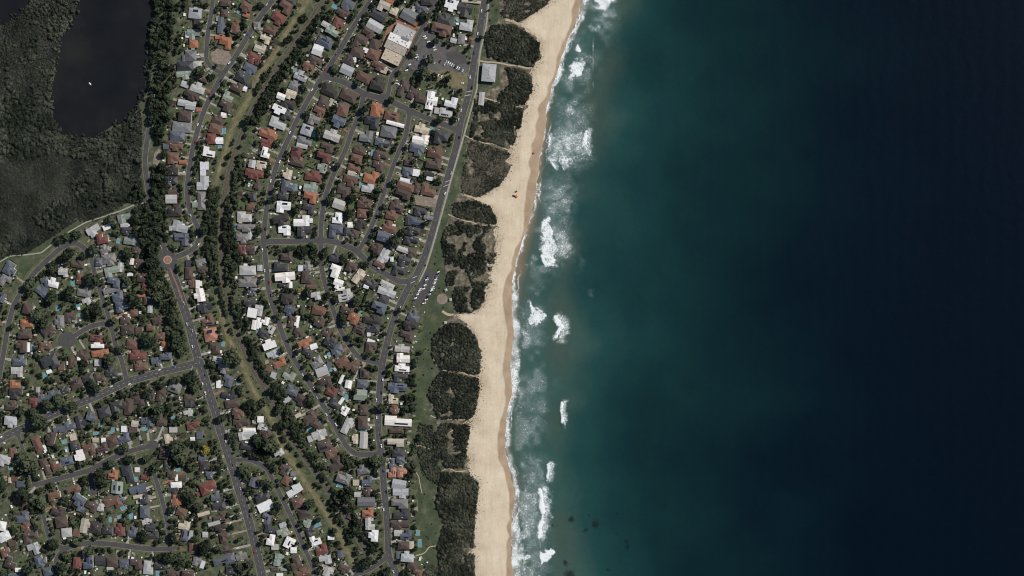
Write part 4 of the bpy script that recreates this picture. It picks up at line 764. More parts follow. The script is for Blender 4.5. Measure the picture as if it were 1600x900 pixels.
houses = sorted([b for b in BL if b['area'] >= 108], key=lambda b: -b['area']); small = [b for b in BL if b['area'] < 108]
number(houses)
for b in BL:
    c_, s_ = math.cos(R(b['a'])), math.sin(R(b['a']))
    for i in np.arange(-b['w'] / 2, b['w'] / 2 + .1, .7):
        for j in np.arange(-b['d'] / 2, b['d'] / 2 + .1, .7):
            xx_, yy_ = int(b['x'] + i * c_ + j * s_ + OX), int(b['y'] - i * s_ + j * c_ + OY)
            if 0 <= xx_ < 960 and 0 <= yy_ < 1020: OCC[yy_, xx_] |= 2
FORMW = {'hip': 'hip-roofed', 'gable': 'gable-roofed', 'skillion': 'flat-roofed'}
rest = {}                                                    # houses past the first 300
for k_, b in enumerate(houses):
    r = random.Random(1000 + k_); parts, form = house_geo(b['w'], b['d'], b['c'], r, b['solar'] or r.random() < .10)
    b['form'] = form; wallm = r.choice(WALLS); patm = r.choice(['rL', 'rW', 'rC', 'rG', 'r' + b['c'], 'rN'])
    if k_ < 310:
        root = bpy.data.objects.new('house', None); col.objects.link(root); root.location = (*W((b['x'], b['y'])), 0); root.rotation_euler.z = R(b['a'])
        tag(root, '%s %s house, %s' % (ROOFS[b['c']][1], FORMW[form], b['where']), 'house', 'houses of the beach suburb')
        ro = None
        for pn, (v, f) in parts.items():
            mt = M['r' + b['c']] if pn == 'roof' else M[wallm] if pn == 'wall' else M[patm] if pn == 'patio_roof' else M[PARTMAT[pn]]
            o = link(pn, mesh(pn, v, f, mt), ro if pn in ('solar_array', 'chimney', 'roof_vent', 'skylight') else root)
            if pn == 'roof': ro = o
    else:
        mt = Matrix.Translation((*W((b['x'], b['y'])), 0)) @ Matrix.Rotation(R(b['a']), 4, 'Z')
        for pn, (v, f) in parts.items():
            mk = 'r' + b['c'] if pn == 'roof' else wallm if pn == 'wall' else patm if pn == 'patio_roof' else PARTMAT[pn]
            L = rest.setdefault(mk, ([], [])); o = len(L[0]); L[0].extend(tuple(mt @ Vector(p)) for p in v); L[1].extend(tuple(i + o for i in q) for q in f)
V_, F_, I_, MS = [], [], [], []
for i, (mk, (v, f)) in enumerate(rest.items()):
    o = len(V_); V_ += v; F_ += [tuple(j + o for j in q) for q in f]; I_ += [i] * len(f); MS.append(M[mk])
tag(link('smaller_houses', mesh('smaller_houses', V_, F_, MS, I_)), 'the many smaller houses filling in between the larger ones', 'houses', kind='stuff')
# ---------------------------------------------------------------- sheds, garages
def shed_mesh(w, d, c, h, form):
    v, f = [], []; box(v, f, -w / 2 + .15, w / 2 - .15, -d / 2 + .15, d / 2 - .15, -.1, h); nwall = len(f)
    roof_piece(v, f, -w / 2 + .2, w / 2 - .2, -d / 2 + .2, d / 2 - .2, h - .01, R(10), form, .2)
    return mesh('shed', v, f, [M['wall_grey'], M['r' + c]], [0] * nwall + [1] * (len(f) - nwall))
sheds = list(small)
r = random.Random(5)
for b in houses:                                              # small garden sheds in the back yards
    if r.random() > .42 or len(sheds) >= 292: continue
    p = b['rp']; ux, uy = b['x'] - p[0], b['y'] - p[1]; L = math.hypot(ux, uy) + 1e-6; ux /= L; uy /= L
    for _ in range(8):
        dd = max(b['w'], b['d']) / 2 + r.uniform(3, 9); sd = r.uniform(-8, 8); x = b['x'] + ux * dd - uy * sd; y = b['y'] + uy * dd + ux * sd
        w, d = r.uniform(2.6, 4.5), r.uniform(2.6, 5.5)
        if not occ_r(x, y, 3.2):
            sheds.append(dict(x=x, y=y, w=w, d=d, a=b['a'], c=r.choice('LLWWCGND'), solar=False, area=w * d)); mark_disc(x, y, 2.6, 2); break
number(sheds)
for b in sheds:
    garage = b['area'] > 45
    o = link('garage' if garage else 'garden_shed', shed_mesh(b['w'], b['d'], b['c'], 2.7 if garage else 2.2, rnd.choice(['gable', 'skillion', 'gable']))); o.location = (*W((b['x'], b['y'])), 0); o.rotation_euler.z = R(b['a'])
    tag(o, '%s %s, outbuilding %s' % (ROOFS[b['c']][1].replace(' tiled', ''), 'garage' if garage else 'shed', b['where']), 'garage' if garage else 'shed', 'sheds and garages among the houses')
# ---------------------------------------------------------------- shops, surf club, amenities
def place(name, x, y, a_, label, cat):
    o = bpy.data.objects.new(name, None); col.objects.link(o); o.location = (*W((x, y)), 0); o.rotation_euler.z = R(a_); return tag(o, label, cat)
sh = place('shop_building', 622, 71, -25, 'long cream and white flat-roofed shop building beside the car park', 'shop')
v, f = [], []
for (x0, x1, y0, y1, h) in [(-15, 17, 14, 31.5, 6.2), (-18.5, 18, 1.5, 14, 6.8), (-18.5, 16, -11.5, 1.5, 6.4), (-15, 14, -30, -11.5, 5.8)]: box(v, f, x0, x1, y0, y1, -.1, h)
link('wall', mesh('wall', v, f, M['wall_cream']), sh)
for (x0, x1, y0, y1, h, mk) in [(-15, 17, 14, 31.5, 6.2, 'rL'), (-18.5, 18, 1.5, 14, 6.8, 'rW'), (-18.5, 16, -11.5, 1.5, 6.4, 'rC'), (-15, 14, -30, -11.5, 5.8, 'rC')]:
    v, f = [], []; box(v, f, x0 + .25, x1 - .25, y0 + .25, y1 - .25, h, h + .25); ro = link('roof', mesh('roof', v, f, M[mk]), sh)
    for (px0, px1, py0, py1) in ((x0, x1, y0, y0 + .22), (x0, x1, y1 - .22, y1), (x0, x0 + .22, y0 + .23, y1 - .23), (x1 - .22, x1, y0 + .23, y1 - .23)):
        v, f = [], []; box(v, f, px0, px1, py0, py1, h + .01, h + .6); link('parapet', mesh('parapet', v, f, M['wall_cream']), sh)
    for _ in range(7):
        ux, uy = rnd.uniform(x0 + 2, x1 - 3.5), rnd.uniform(y0 + 1.5, y1 - 3); v, f = [], []; box(v, f, ux, ux + rnd.uniform(.8, 2.2), uy, uy + rnd.uniform(.8, 1.8), h + .2, h + rnd.uniform(.7, 1.4)); link('air_unit', mesh('air_unit', v, f, M[rnd.choice(['wall_grey', 'wall_white', 'rG'])]), ro)
v, f = [], []; box(v, f, 0, 13, 11, 15.5, 6.9, 7.6); link('plant_screen', mesh('plant_screen', v, f, M['rG']), sh)
v, f = [], []; box(v, f, 17, 19.6, -8, 28, 3.0, 3.25); link('awning', mesh('awning', v, f, M['rT']), sh)
for x in np.arange(590, 655, 2): 
    for y in np.arange(36, 108, 2):
        if math.hypot((x - 622) / 22, (y - 71) / 34) < 1: mark_disc(x, y, 2, 2)
def big_shed(name, x, y, w, d, a_, h, pitch, mk, label, cat, ribs=True):
    o = place(name, x, y, a_, label, cat); v, f = [], []; box(v, f, -w / 2, w / 2, -d / 2, d / 2, -.1, h); link('wall', mesh('wall', v, f, M['wall_white']), o)
    v, f = [], []; z = roof_piece(v, f, -w / 2, w / 2, -d / 2, d / 2, h, R(pitch), 'hip' if w > 15 else 'gable', .9); ro = link('roof', mesh('roof', v, f, M[mk]), o)
    for i in range(4):
        v, f = [], []; yy_ = -d / 2 + d * (i + 1) / 5; box(v, f, -.5, .5, yy_ - .5, yy_ + .5, z - .5, z + .5); link('roof_vent', mesh('roof_vent', v, f, M['wall_grey']), ro)
    mark_disc(x, y, max(w, d) / 2, 2); return o
big_shed('surf_club', 764, 114.5, 20, 26, -5, 6.5, 9, 'rL', 'large pale-roofed surf club on the seaward side of the beach road', 'clubhouse')
big_shed('amenities_block', 752.5, 154.5, 7, 19, -5, 3.2, 9, 'rL', 'narrow pale-roofed amenities block below the surf club', 'amenities block')
for (x, y, a_, lb) in [(697, 453, 30, 'upper'), (704, 468, 10, 'middle'), (696, 504, 0, 'lower')]:
    o = place('picnic_shelter', x, y, a_, 'small pale picnic shelter, %s one in the beach reserve' % lb, 'shelter'); v, f = [], []; roof_piece(v, f, -1.7, 1.7, -1.7, 1.7, 2.4, R(18), 'hip', .4); link('roof', mesh('roof', v, f, M['rL']), o)
    for sx in (-1, 1):
        for sy in (-1, 1): v, f = [], []; box(v, f, sx * 1.5 - .08, sx * 1.5 + .08, sy * 1.5 - .08, sy * 1.5 + .08, -.1, 2.4); link('post', mesh('post', v, f, M['bark']), o)
# ---------------------------------------------------------------- pools
pl = []
for (bx, by), s in POOLS.items():
    for e in s.split(';'):
        x, y, w, d, a_ = map(float, e.split(','))
        if w > 0: pl.append(dict(x=bx + x / 4, y=by + y / 4, w=w / 4 * .82, d=d / 4 * .82, a=a_))
number(pl)
for b in pl:
    o = place('swimming_pool', b['x'], b['y'], b['a'], 'turquoise backyard pool, %s' % b['where'], 'pool'); o['group'] = 'backyard pools'
    w, d = b['w'] / 2, b['d'] / 2; v, f = [], []
    for (x0, x1, y0, y1) in ((-w - .9, w + .9, d, d + .9), (-w - .9, w + .9, -d - .9, -d), (-w - .9, -w, -d, d), (w, w + .9, -d, d)): box(v, f, x0, x1, y0, y1, 0, .5)
    link('coping', mesh('coping', v, f, M['paving']), o); v = [(-w, -d, .36), (w, -d, .36), (w, d, .36), (-w, d, .36)]
    link('water', mesh('water', v, [(0, 1, 2, 3)], M['pool']), o); mark_disc(b['x'], b['y'], max(w, d) + 1, 16)
# ---------------------------------------------------------------- gardens: lawns, paving, drives
garden = {k_: ([], []) for k_ in ('lawn_green', 'lawn_olive', 'lawn_dry', 'mulch', 'paving', 'red_paving')}; drive = ([], []); cnt = 0
def plate(L, x, y, w, d, a_, z):
    c_, s_ = math.cos(R(a_)), math.sin(R(a_)); o = len(L[0]); X0, Y0 = W((x, y))
    for i, j in ((-1, -1), (1, -1), (1, 1), (-1, 1)): L[0].append((X0 + i * w / 2 * c_ - j * d / 2 * s_, Y0 + i * w / 2 * s_ + j * d / 2 * c_, z))
    L[1].append((o, o + 1, o + 2, o + 3))
r = random.Random(77)
for b in houses + small[::2]:
    p = b['rp'] if 'rp' in b else (b['x'], b['y'] + 20); ux, uy = b['x'] - p[0], b['y'] - p[1]; L = math.hypot(ux, uy) + 1e-6; ux /= L; uy /= L; ang = -math.degrees(math.atan2(uy, ux))
    hd = max(b['w'], b['d']) / 2
    for kk in range(r.randint(6, 10)):
        cnt += 1; back = r.random() < .6; dist = (hd + r.uniform(0, 11)) * (1 if back else -1); sd = r.uniform(-9, 9)
        x = b['x'] + ux * dist - uy * sd; y = b['y'] + uy * dist + ux * sd
        if occ(x, y) & 13: continue
        kd = r.choices(list(garden), (30, 22, 9, 14, 19, 4))[0]; w, d = r.uniform(4, 12), r.uniform(3.5, 10)
        if 'paving' in kd: w *= .5; d *= .5
        plate(garden[kd], x, y, w, d, ang + r.uniform(-4, 4), .02 + (cnt % 36) * .0055)
    if r.random() < .72 and L < 45 and 'rp' in b:                # drive from the street
        s0 = r.choice((-1, 1)) * r.uniform(2, b['w'] * .42); ln = L - hd * .5; x = p[0] + ux * (ln / 2 + 1) - uy * s0; y = p[1] + uy * (ln / 2 + 1) + ux * s0
        cnt += 1; plate(drive if r.random() < .75 else garden['red_paving' if r.random() < .3 else 'paving'], x, y, ln, r.uniform(2.6, 4.2), ang, .268 + (cnt % 6) * .004)
        b['drive'] = (p[0] + ux * (ln * .72) - uy * s0, p[1] + uy * (ln * .72) + ux * s0, ang)
for kd, (v, f) in garden.items(): tag(link('garden_' + kd, mesh('garden_' + kd, v, f, M[kd])), 'garden ' + kd.replace('_', ' ') + ' patches between the houses', kind='stuff')
tag(link('driveways', mesh('driveways', *drive, M['concrete'])), 'concrete driveways from the streets to the houses', kind='structure')
# fences between the plots: timber and metal, one run each side of a house, joined because they cannot be told apart from this height
fv, ff = [], []
for b in houses:
    if r.random() < .25: continue
    p = b['rp']; ux, uy = b['x'] - p[0], b['y'] - p[1]; L = math.hypot(ux, uy) + 1e-6; ux /= L; uy /= L
    s0 = (min(b['w'], b['d']) / 2 + r.uniform(1.5, 2.6)) * r.choice((-1, 1)); a0 = b['x'] - ux * 4 - uy * s0, b['y'] - uy * 4 + ux * s0; n_ = int(r.uniform(8, 13))
    run = [(a0[0] + ux * 2 * i, a0[1] + uy * 2 * i) for i in range(n_)]; run = [q for q in run if not occ(*q)]
    for (x, y) in run:
        X0, Y0 = W((x, y)); o = len(fv); tx, ty = ux, -uy; nx_2, ny_2 = -ty * .05, tx * .05
        for su in (-1, 1):
            for sn in (-1, 1):
                for z in (0, 1.8): fv.append((X0 + tx * su + nx_2 * sn, Y0 + ty * su + ny_2 * sn, z))
        ff += [(o,o+1,o+5,o+4),(o+2,o+6,o+7,o+3),(o+1,o+3,o+7,o+5),(o,o+2,o+3,o+1),(o+4,o+5,o+7,o+6)]
tag(link('plot_fences', mesh('plot_fences', fv, ff, M['bark'])), 'timber fences dividing the garden plots', 'fences', kind='stuff')
# odds and ends in the yards: tables, trampolines, water tanks, bins, trailers (far too many and small to count)
cl = {k_: ([], []) for k_ in ('wall_white', 'rL', 'rC', 'rV', 'rT', 'rG')}
for b in houses:
    for _ in range(r.randint(3, 8)):
        x = b['x'] + r.uniform(-17, 17); y = b['y'] + r.uniform(-17, 17)
        if occ(x, y) & 31: continue
        X0, Y0 = W((x, y)); s0, s1 = r.uniform(.5, 1.5), r.uniform(.5, 1.2); a_ = R(b['a']); L = cl[r.choices(list(cl), (40, 20, 14, 6, 8, 12))[0]]; vv, ff2 = [], []; box(vv, ff2, -s0, s0, -s1, s1, 0, r.uniform(.5, 1.8)); o = len(L[0])
        L[0].extend((X0 + px * math.cos(a_) - py * math.sin(a_), Y0 + px * math.sin(a_) + py * math.cos(a_), pz) for px, py, pz in vv); L[1].extend(tuple(i + o for i in q) for q in ff2)
V_, F_, I_, MS = [], [], [], []
for i, (mk, (v, f)) in enumerate(cl.items()): o = len(V_); V_ += v; F_ += [tuple(j + o for j in q) for q in f]; I_ += [i] * len(f); MS.append(M[mk])
tag(link('yard_clutter', mesh('yard_clutter', V_, F_, MS, I_)), 'tables, tanks, bins and other small things strewn in the yards', 'clutter', kind='stuff')
# ================================================================ vegetation
def crown(seed, nl, size, flat=.8, core=True):
    g = np.random.default_rng(seed); lumps = [(0, 0, .62, .62)]
    for i in range(g.integers(4, 8)):
        a_ = g.uniform(0, 6.28); q = g.uniform(.3, .68); lumps.append((q * math.cos(a_), q * math.sin(a_), g.uniform(.3, .85), g.uniform(.26, .46)))
    lumps = np.array(lumps); idx = g.choice(len(lumps), nl, p=lumps[:, 3] ** 2 / (lumps[:, 3] ** 2).sum()); n_ = g.normal(size=(nl, 3)); n_[:, 2] = np.abs(n_[:, 2]) * .9 - .15; n_ /= np.linalg.norm(n_, axis=1)[:, None]
    c = lumps[idx, :3] + n_ * lumps[idx, 3:4] * g.uniform(.72, 1.10, (nl, 1)); c[:, 2] *= flat
    nn = n_ + g.normal(size=(nl, 3)) * .55; nn /= np.linalg.norm(nn, axis=1)[:, None]
    t = np.cross(nn, g.normal(size=(nl, 3))); t /= np.linalg.norm(t, axis=1)[:, None]; u = np.cross(nn, t); s_ = size * g.uniform(.6, 1.35, (nl, 1))
    v = np.stack([c - t * s_ - u * s_ * .7, c + t * s_ - u * s_ * .7, c + t * s_ * .8 + u * s_ * .7, c - t * s_ * .8 + u * s_ * .7], 1).reshape(-1, 3); f = np.arange(nl * 4).reshape(-1, 4)
    if core:
        for (x, y, z, rr_) in lumps:
            k_ = 6; o = len(v); ring = []
            for zz, q in ((-.55, .55), (.1, .84), (.6, .5)): ring += [(x + rr_ * q * math.cos(6.283 * i / k_ + zz), y + rr_ * q * math.sin(6.283 * i / k_ + zz), (z + rr_ * zz) * flat) for i in range(k_)]
            v = np.r_[v, np.array(ring)]; q4 = [(o + l_ * k_ + i, o + l_ * k_ + (i + 1) % k_, o + (l_ + 1) * k_ + (i + 1) % k_, o + (l_ + 1) * k_ + i) for l_ in range(2) for i in range(k_)] + [(o + 12, o + 13, o + 14, o + 15), (o + 15, o + 16, o + 17, o + 12)]
            f = np.r_[f, np.array(q4)]
    return v, f
def trunk_mesh():
    v, f = [], []
    def limb(p0, p1, r0, r1, k_=6):
        a_, b_ = Vector(p0), Vector(p1); d_ = (b_ - a_).normalized(); t = d_.orthogonal().normalized(); u = d_.cross(t); o = len(v)
        for c_, rr_ in ((a_, r0), (b_, r1)):
            for i in range(k_): v.append(tuple(c_ + (t * math.cos(6.283 * i / k_) + u * math.sin(6.283 * i / k_)) * rr_))
        for i in range(k_): f.append((o + i, o + (i + 1) % k_, o + k_ + (i + 1) % k_, o + k_ + i))
    limb((0, 0, -.1), (.02, .01, .55), .075, .05)
    for a_ in (.3, 1.7, 2.9, 4.1, 5.4): limb((.02, .01, .5), (.45 * math.cos(a_), .45 * math.sin(a_), .95 + .1 * math.sin(a_ * 3)), .035, .012, 5)
    return mesh('trunk', v, f, M['bark'])
CR = [crown(100 + i, 210, .135) for i in range(7)]
CRM = [quads_mesh('crown', v, f, M['leaf']) for v, f in CR]; CRY = quads_mesh('crown', *CR[0], M['yellow_leaf']); TRK = trunk_mesh()
FCR = [crown(200 + i, 95, .19) for i in range(6)]             # for the woods, many of them
SCR = [crown(300 + i, 42, .25, .62) for i in range(5)]
RCR = [crown(400 + i, 14, .42, .6, core=False) for i in range(5)]
def mass(name, pts, variants, mat, zfun=None, lift=.25, hs=1.0, label=None, cat=None, spread=.3):
    """pts: (x, y, r); one joined mass of foliage"""
    VV, FF, TT = [], [], []; o = 0; g = np.random.default_rng(len(pts))
    for (x, y, rr_) in pts:
        v, f = variants[g.integers(len(variants))]; a_ = g.uniform(0, 6.28); c_, s_ = math.cos(a_), math.sin(a_); X0, Y0 = W((x, y)); z0 = zfun(x, y) if zfun else 0
        q = np.c_[(v[:, 0] * c_ - v[:, 1] * s_) * rr_ + X0, (v[:, 0] * s_ + v[:, 1] * c_) * rr_ + Y0, (v[:, 2] + lift) * rr_ * hs * g.uniform(.85, 1.15) + z0]
        VV.append(q); FF.append(f + o); TT.append(np.full(len(v), float(np.clip(.02 + 1.5 * (.62 * vnoise(x, y, 24, 77) + .38 * vnoise(x, y, 8, 78) - .5) + .5 + g.uniform(-spread, spread), .01, 1)))); o += len(v)
    return tag(link(name, quads_mesh(name, np.concatenate(VV), np.concatenate(FF), mat, np.concatenate(TT))), label, cat, kind='stuff')
def scatter(poly, density, lo, hi, seed, forbid=1 | 2 | 4 | 8):
    g = random.Random(seed); p = np.array(poly); x0, y0 = p.min(0); x1, y1 = p.max(0); rm = (lo + hi) / 2; out = []; cells = {}
    A = abs(np.sum(p[:, 0] * np.roll(p[:, 1], 1) - p[:, 1] * np.roll(p[:, 0], 1))) / 2; n_ = int(A * density / (rm * rm * 1.15))
    cand = np.c_[[g.uniform(x0, x1) for _ in range(n_ * 6)], [g.uniform(y0, y1) for _ in range(n_ * 6)]]; ok = inside(poly, cand[:, 0], cand[:, 1])
    for (x, y) in cand[ok]:
        if len(out) >= n_: break
        if occ(x, y) & forbid: continue
        rr_ = lo + (hi - lo) * g.random() ** 1.4; key = (int(x // (rm * .8)), int(y // (rm * .8)))
        if cells.get(key, 0) >= 1: continue
        cells[key] = 1; out.append((x, y, rr_))
    return out
wood = []; swamp = []
for i, (dn_, lo, hi, s) in enumerate(WOODS):
    t = scatter(P(s), dn_ * 1.15, lo, hi, 500 + i, forbid=(2 | 4 | 8) if i in (2, 4, 5) else (1 | 2 | 4 | 8))
    if i in (0, 1, 3): swamp += [q for q in t if .6 * vnoise(q[0], q[1], 40, 401) + .4 * vnoise(q[0], q[1], 14, 402) > .36]
    else: wood += t
    for q in t: mark_disc(q[0], q[1], q[2] * .6, 32)
for s in (LAGOON, POND):                                      # trees leaning over the water's edge
    for q in resample(P(s), 2.0):
        if q[1] > -20 and rnd.random() < .8: swamp.append((q[0] + rnd.gauss(0, 2.6), q[1] + rnd.gauss(0, 2.6), rnd.uniform(1.3, 3.6)))
named = []
for (bx, by), s in TREES.items():
    for e in s.split(';'): x, y, rr_ = map(float, e.split(',')); named.append(dict(x=bx + x / 4, y=by + y / 4, r=rr_ / 4 * .82))
for b in named: mark_disc(b['x'], b['y'], b['r'] * .8, 32)
r = random.Random(31); gard = []
SUB = P("262,-5 770,-5 745,100 720,200 690,330 665,430 640,470 650,560 650,905 -5,905 -5,440 60,430 120,372 200,330 262,345 250,240 266,150")
cells = {}
for _ in range(60000):
    x, y = r.uniform(-5, 770), r.uniform(-5, 905)
    if not inside(SUB, np.array(x), np.array(y)): continue
    rr_ = 1.3 + 3.6 * r.random() ** 1.9
    if occ(x, y) & (1 | 2 | 8 | 16 | 32) or occ_r(x, y, rr_ * .55) & 3: continue
    key = (int(x // 3.1), int(y // 3.1))
    if key in cells: continue
    dens = (1.0 if vnoise(x, y, 13, 201) + .35 * (vnoise(x, y, 70, 200) - .5) > .52 else .07)
    if r.random() > dens: continue
    cells[key] = 1; gard.append((x, y, rr_)); mark_disc(x, y, rr_ * .42, 32)
gard.sort(key=lambda t: -t[2])
singles = named + [dict(x=x, y=y, r=rr_) for x, y, rr_ in gard[:300 - len(named)]]
gard = gard[300 - len(named):]
number(singles)
for i, b in enumerate(singles):
    yel = (abs(b['x'] - 322.5) < 1 and abs(b['y'] - 702.5) < 1) or (abs(b['x'] - 285) < 1 and abs(b['y'] - 342.5) < 1) or (abs(b['x'] - 467.5) < 1 and abs(b['y'] - 453.75) < 1)
    o = bpy.data.objects.new('tree', None); col.objects.link(o); o.location = (*W((b['x'], b['y'])), 0); o.rotation_euler.z = r.uniform(0, 6.28); s_ = b['r']; o.scale = (s_, s_, s_ * r.uniform(.95, 1.2) if s_ > 6 else s_ * r.uniform(1.2, 1.6))
    c = link('crown', CRY if yel else CRM[i % 7], o); c.location.z = .45; link('trunk', TRK, o)
    size = 'broad' if s_ > 10.5 else 'large' if s_ > 7.5 else 'mid-sized' if s_ > 5 else 'small'
    tag(o, '%s %s tree, %s' % (size, 'yellow' if yel else 'green', b['where']), 'tree', 'trees of the streets and gardens')
mass('swamp_wood', swamp, FCR, M['swamp'], lift=.2, hs=.85, label='low grey-green swamp trees round the lagoon', cat='wood')
mass('woodland', wood, FCR, M['leaf'], lift=.5, hs=1.25, label='dense dark woodland along the lagoon road and railway', cat='wood')
mass('garden_greenery', gard, FCR, M['leaf'], lift=.4, hs=1.25, label='the many smaller trees crowding the gardens', cat='trees')
r = random.Random(32); hed = []
while len(hed) < 3400:
    x, y = r.uniform(-5, 770), r.uniform(-5, 905)
    if occ(x, y) & (1 | 2 | 8 | 16): 
        if r.random() < .999: 
            hed.append(None); continue
    if inside(SUB, np.array(x), np.array(y)): hed.append((x, y, r.uniform(.6, 1.5)))
    else: hed.append(None)
hed = [h for h in hed if h]
mass('garden_shrubs', hed, SCR, M['leaf'], lift=.2, label='low shrubs and hedges in the gardens', cat='shrubs')
scr = []; hth = []
for i, (dn_, lo, hi, s) in enumerate(SCRUB):
    k_ = .80 if hi > 2.5 else 1.0
    gap = {5: .47, 4: .36, 11: .34, 3: .30, 9: .33, 2: .36}.get(i, .27)
    (hth if i in (3, 11) else scr).extend(q for q in scatter(P(s), dn_ * (2.2 if i in (3, 11) else 1.9), lo * k_ * .8, hi * k_, 700 + i, forbid=8 | 2) if .65 * vnoise(q[0], q[1], 15, 310) + .35 * vnoise(q[0], q[1], 6, 311) > gap)
r = random.Random(33)
for j in range(0, len(YS), 1):                                # spinifex straying onto the sand
    if -10 < YS[j] < 910:
        for _ in range(4):
            if r.random() < .8: scr.append((XD[j] + abs(r.gauss(0, 6.0)) - 5, YS[j] + r.uniform(0, 1.5), r.uniform(.2, .8)))
mass('dune_scrub', scr, SCR, M['scrub'], zfun=lambda x, y: float(dune_z(x, y)) - .1, lift=.12, label='dark scrub covering the dunes', cat='scrub', spread=.42)
mass('dune_heath', hth, SCR, M['heath_leaf'], zfun=lambda x, y: float(dune_z(x, y)) - .1, lift=.12, label='low grey-brown heath on the sparser dunes', cat='heath', spread=.6)
reeds = scatter(P(MARSH), 1.0, .9, 2.2, 900, forbid=4 | 8) 
mass('reed_beds', reeds, RCR, M['reed'], lift=.1, label='brown-green reed beds of the marsh', cat='reeds')
ptuft = []
for i, q in enumerate(PARKS[1:]): ptuft += scatter(P(q), .012, .8, 2.0, 930 + i, forbid=1 | 2 | 4 | 8)
mass('reserve_shrubs', ptuft, SCR, M['leaf'], lift=.15, label='scattered low shrubs on the reserve lawns', cat='shrubs')
# ================================================================ cars
def paint_mat(name, c):
    m, nt, b = new_mat(name, .3, .5); b.inputs['Base Color'].default_value = (*c, 1); b.inputs['Coat Weight'].default_value = .5; return m
CARC = {'white': (.72,.72,.72), 'silver': (.42,.43,.45), 'black': (.015,.015,.017), 'red': (.32,.025,.02), 'blue': (.035,.07,.22), 'grey': (.11,.115,.12)}
CM = {k_: paint_mat('car_' + k_, c) for k_, c in CARC.items()}; GL = paint_mat('car_glass', (.012,.014,.016)); TY = new_mat('tyre', .9, .1)[0]; TY.node_tree.nodes['Principled BSDF'].inputs['Base Color'].default_value = (.015,.015,.015,1)
def car_mesh(cn, van):
    v, f, mi = [], [], []
    prof = [(-2.2,.35),(-2.25,.75),(-2.1,.98),(-1.0,1.02),(1.0,1.0),(1.9,.9),(2.22,.7),(2.25,.35)] if not van else [(-2.4,.35),(-2.45,1.0),(-2.4,1.1),(-.8,1.1),(1.4,1.08),(2.1,.95),(2.4,.75),(2.42,.35)]
    for x, z in prof:
        t = .78 if abs(x) > 2.1 else .88
        v += [(x, -t, z), (x, t, z)]
    n_ = len(prof)
    for i in range(n_ - 1): f.append((2*i, 2*i+1, 2*i+3, 2*i+2)); mi.append(0)
    f.append(tuple(2*i for i in range(n_))); mi.append(0); f.append(tuple(2*i+1 for i in range(n_ - 1, -1, -1))); mi.append(0); f.append((0, 2*n_-2, 2*n_-1, 1)); mi.append(0)
    o = len(v); c0 = [(-1.75,1.0),(-1.35,1.45),(.35,1.45),(1.15,1.0)] if not van else [(-2.35,1.08),(-2.25,1.85),(.5,1.85),(1.45,1.06)]
    for k_, (x, z) in enumerate(c0): t = .80 if k_ in (0, 3) else .62 + .1 * van; v += [(x, -t, z), (x, t, z)]
    for i in range(3): f.append((o+2*i, o+2*i+1, o+2*i+3, o+2*i+2)); mi.append(0 if i == 1 else 1)
    f.append((o, o+2, o+4, o+6)); mi.append(1); f.append((o+1, o+7, o+5, o+3)); mi.append(1)
    for wx in (-1.4, 1.4):
        for wy in (-.82, .82):
            o = len(v); k_ = 10
            for s_ in (-.1, .1): v += [(wx + .33 * math.cos(6.283 * i / k_), wy + s_, .33 + .33 * math.sin(6.283 * i / k_)) for i in range(k_)]
            for i in range(k_): f.append((o+i, o+(i+1)%k_, o+k_+(i+1)%k_, o+k_+i)); mi.append(2)
            f.append(tuple(o + i for i in range(k_))); mi.append(2); f.append(tuple(o + k_ + i for i in range(k_))); mi.append(2)
    return mesh('car', v, f, [CM[cn], GL, TY], mi)
CMESH = {(k_, vn): car_mesh(k_, vn) for k_ in CARC for vn in (0, 1)}
r = random.Random(44); cars = []; pick = lambda: r.choices(list(CARC), (46, 16, 14, 5, 6, 13))[0]
def line_cars(bx, by, x0, y0, x1, y1, n_, a_, where):
    for i in range(n_):
        t = i / max(1, n_ - 1); cars.append(dict(x=bx + (x0 + (x1 - x0) * t) / 4, y=by + (y0 + (y1 - y0) * t) / 4, a=a_ + r.uniform(-2, 2), c=pick(), where='%s from its lagoon end, %s' % (ORD[i + 1], where), z=.30))
line_cars(400, 0, 1190, 388, 1292, 442, 10, 62, 'long row in the shop car park')
line_cars(400, 0, 1052, 228, 1078, 262, 4, 20, 'upper row in the shop car park'); line_cars(400, 0, 1105, 280, 1118, 312, 3, 20, 'middle bay of the shop car park')
line_cars(400, 0, 1052, 350, 1115, 395, 6, 60, 'bay around the car park tree'); line_cars(400, 0, 940, 440, 960, 405, 4, 20, 'bay below the shops'); line_cars(400, 0, 1010, 450, 1030, 425, 3, 20, 'bay beside the shrubbery')
line_cars(400, 0, 1000, 345, 1012, 372, 3, 20, 'bay facing the shop awning'); line_cars(400, 0, 1160, 480, 1120, 465, 3, 62, 'lower bay of the shop car park')
line_cars(400, 0, 1150, 385, 1180, 402, 2, 62, 'short row before the long car park row'); line_cars(400, 0, 1215, 545, 1232, 575, 2, 80, 'grass end of the shop car park')
line_cars(400, 0, 1280, 560, 1290, 520, 2, 0, 'kerb bay by the beach road'); line_cars(400, 0, 890, 560, 905, 515, 4, 20, 'yard behind the shop car park'); line_cars(400, 0, 555, 470, 590, 500, 4, 60, 'corner yard on the upper cross street')
line_cars(400, 225, 1048, 905, 1075, 825, 8, 20, 'inner row of the beach car park'); line_cars(400, 225, 1102, 905, 1140, 800, 10, 20, 'outer row of the beach car park')
line_cars(400, 450, 990, 75, 1030, 5, 7, 20, 'lower inner row of the beach car park'); line_cars(400, 450, 1050, 95, 1105, 5, 9, 20, 'lower outer row of the beach car park')
street = []
for b in houses:
    if 'drive' in b and r.random() < .38 and len(street) < 130: x, y, a_ = b['drive']; street.append(dict(x=x, y=y, a=a_, c=pick(), z=.30))
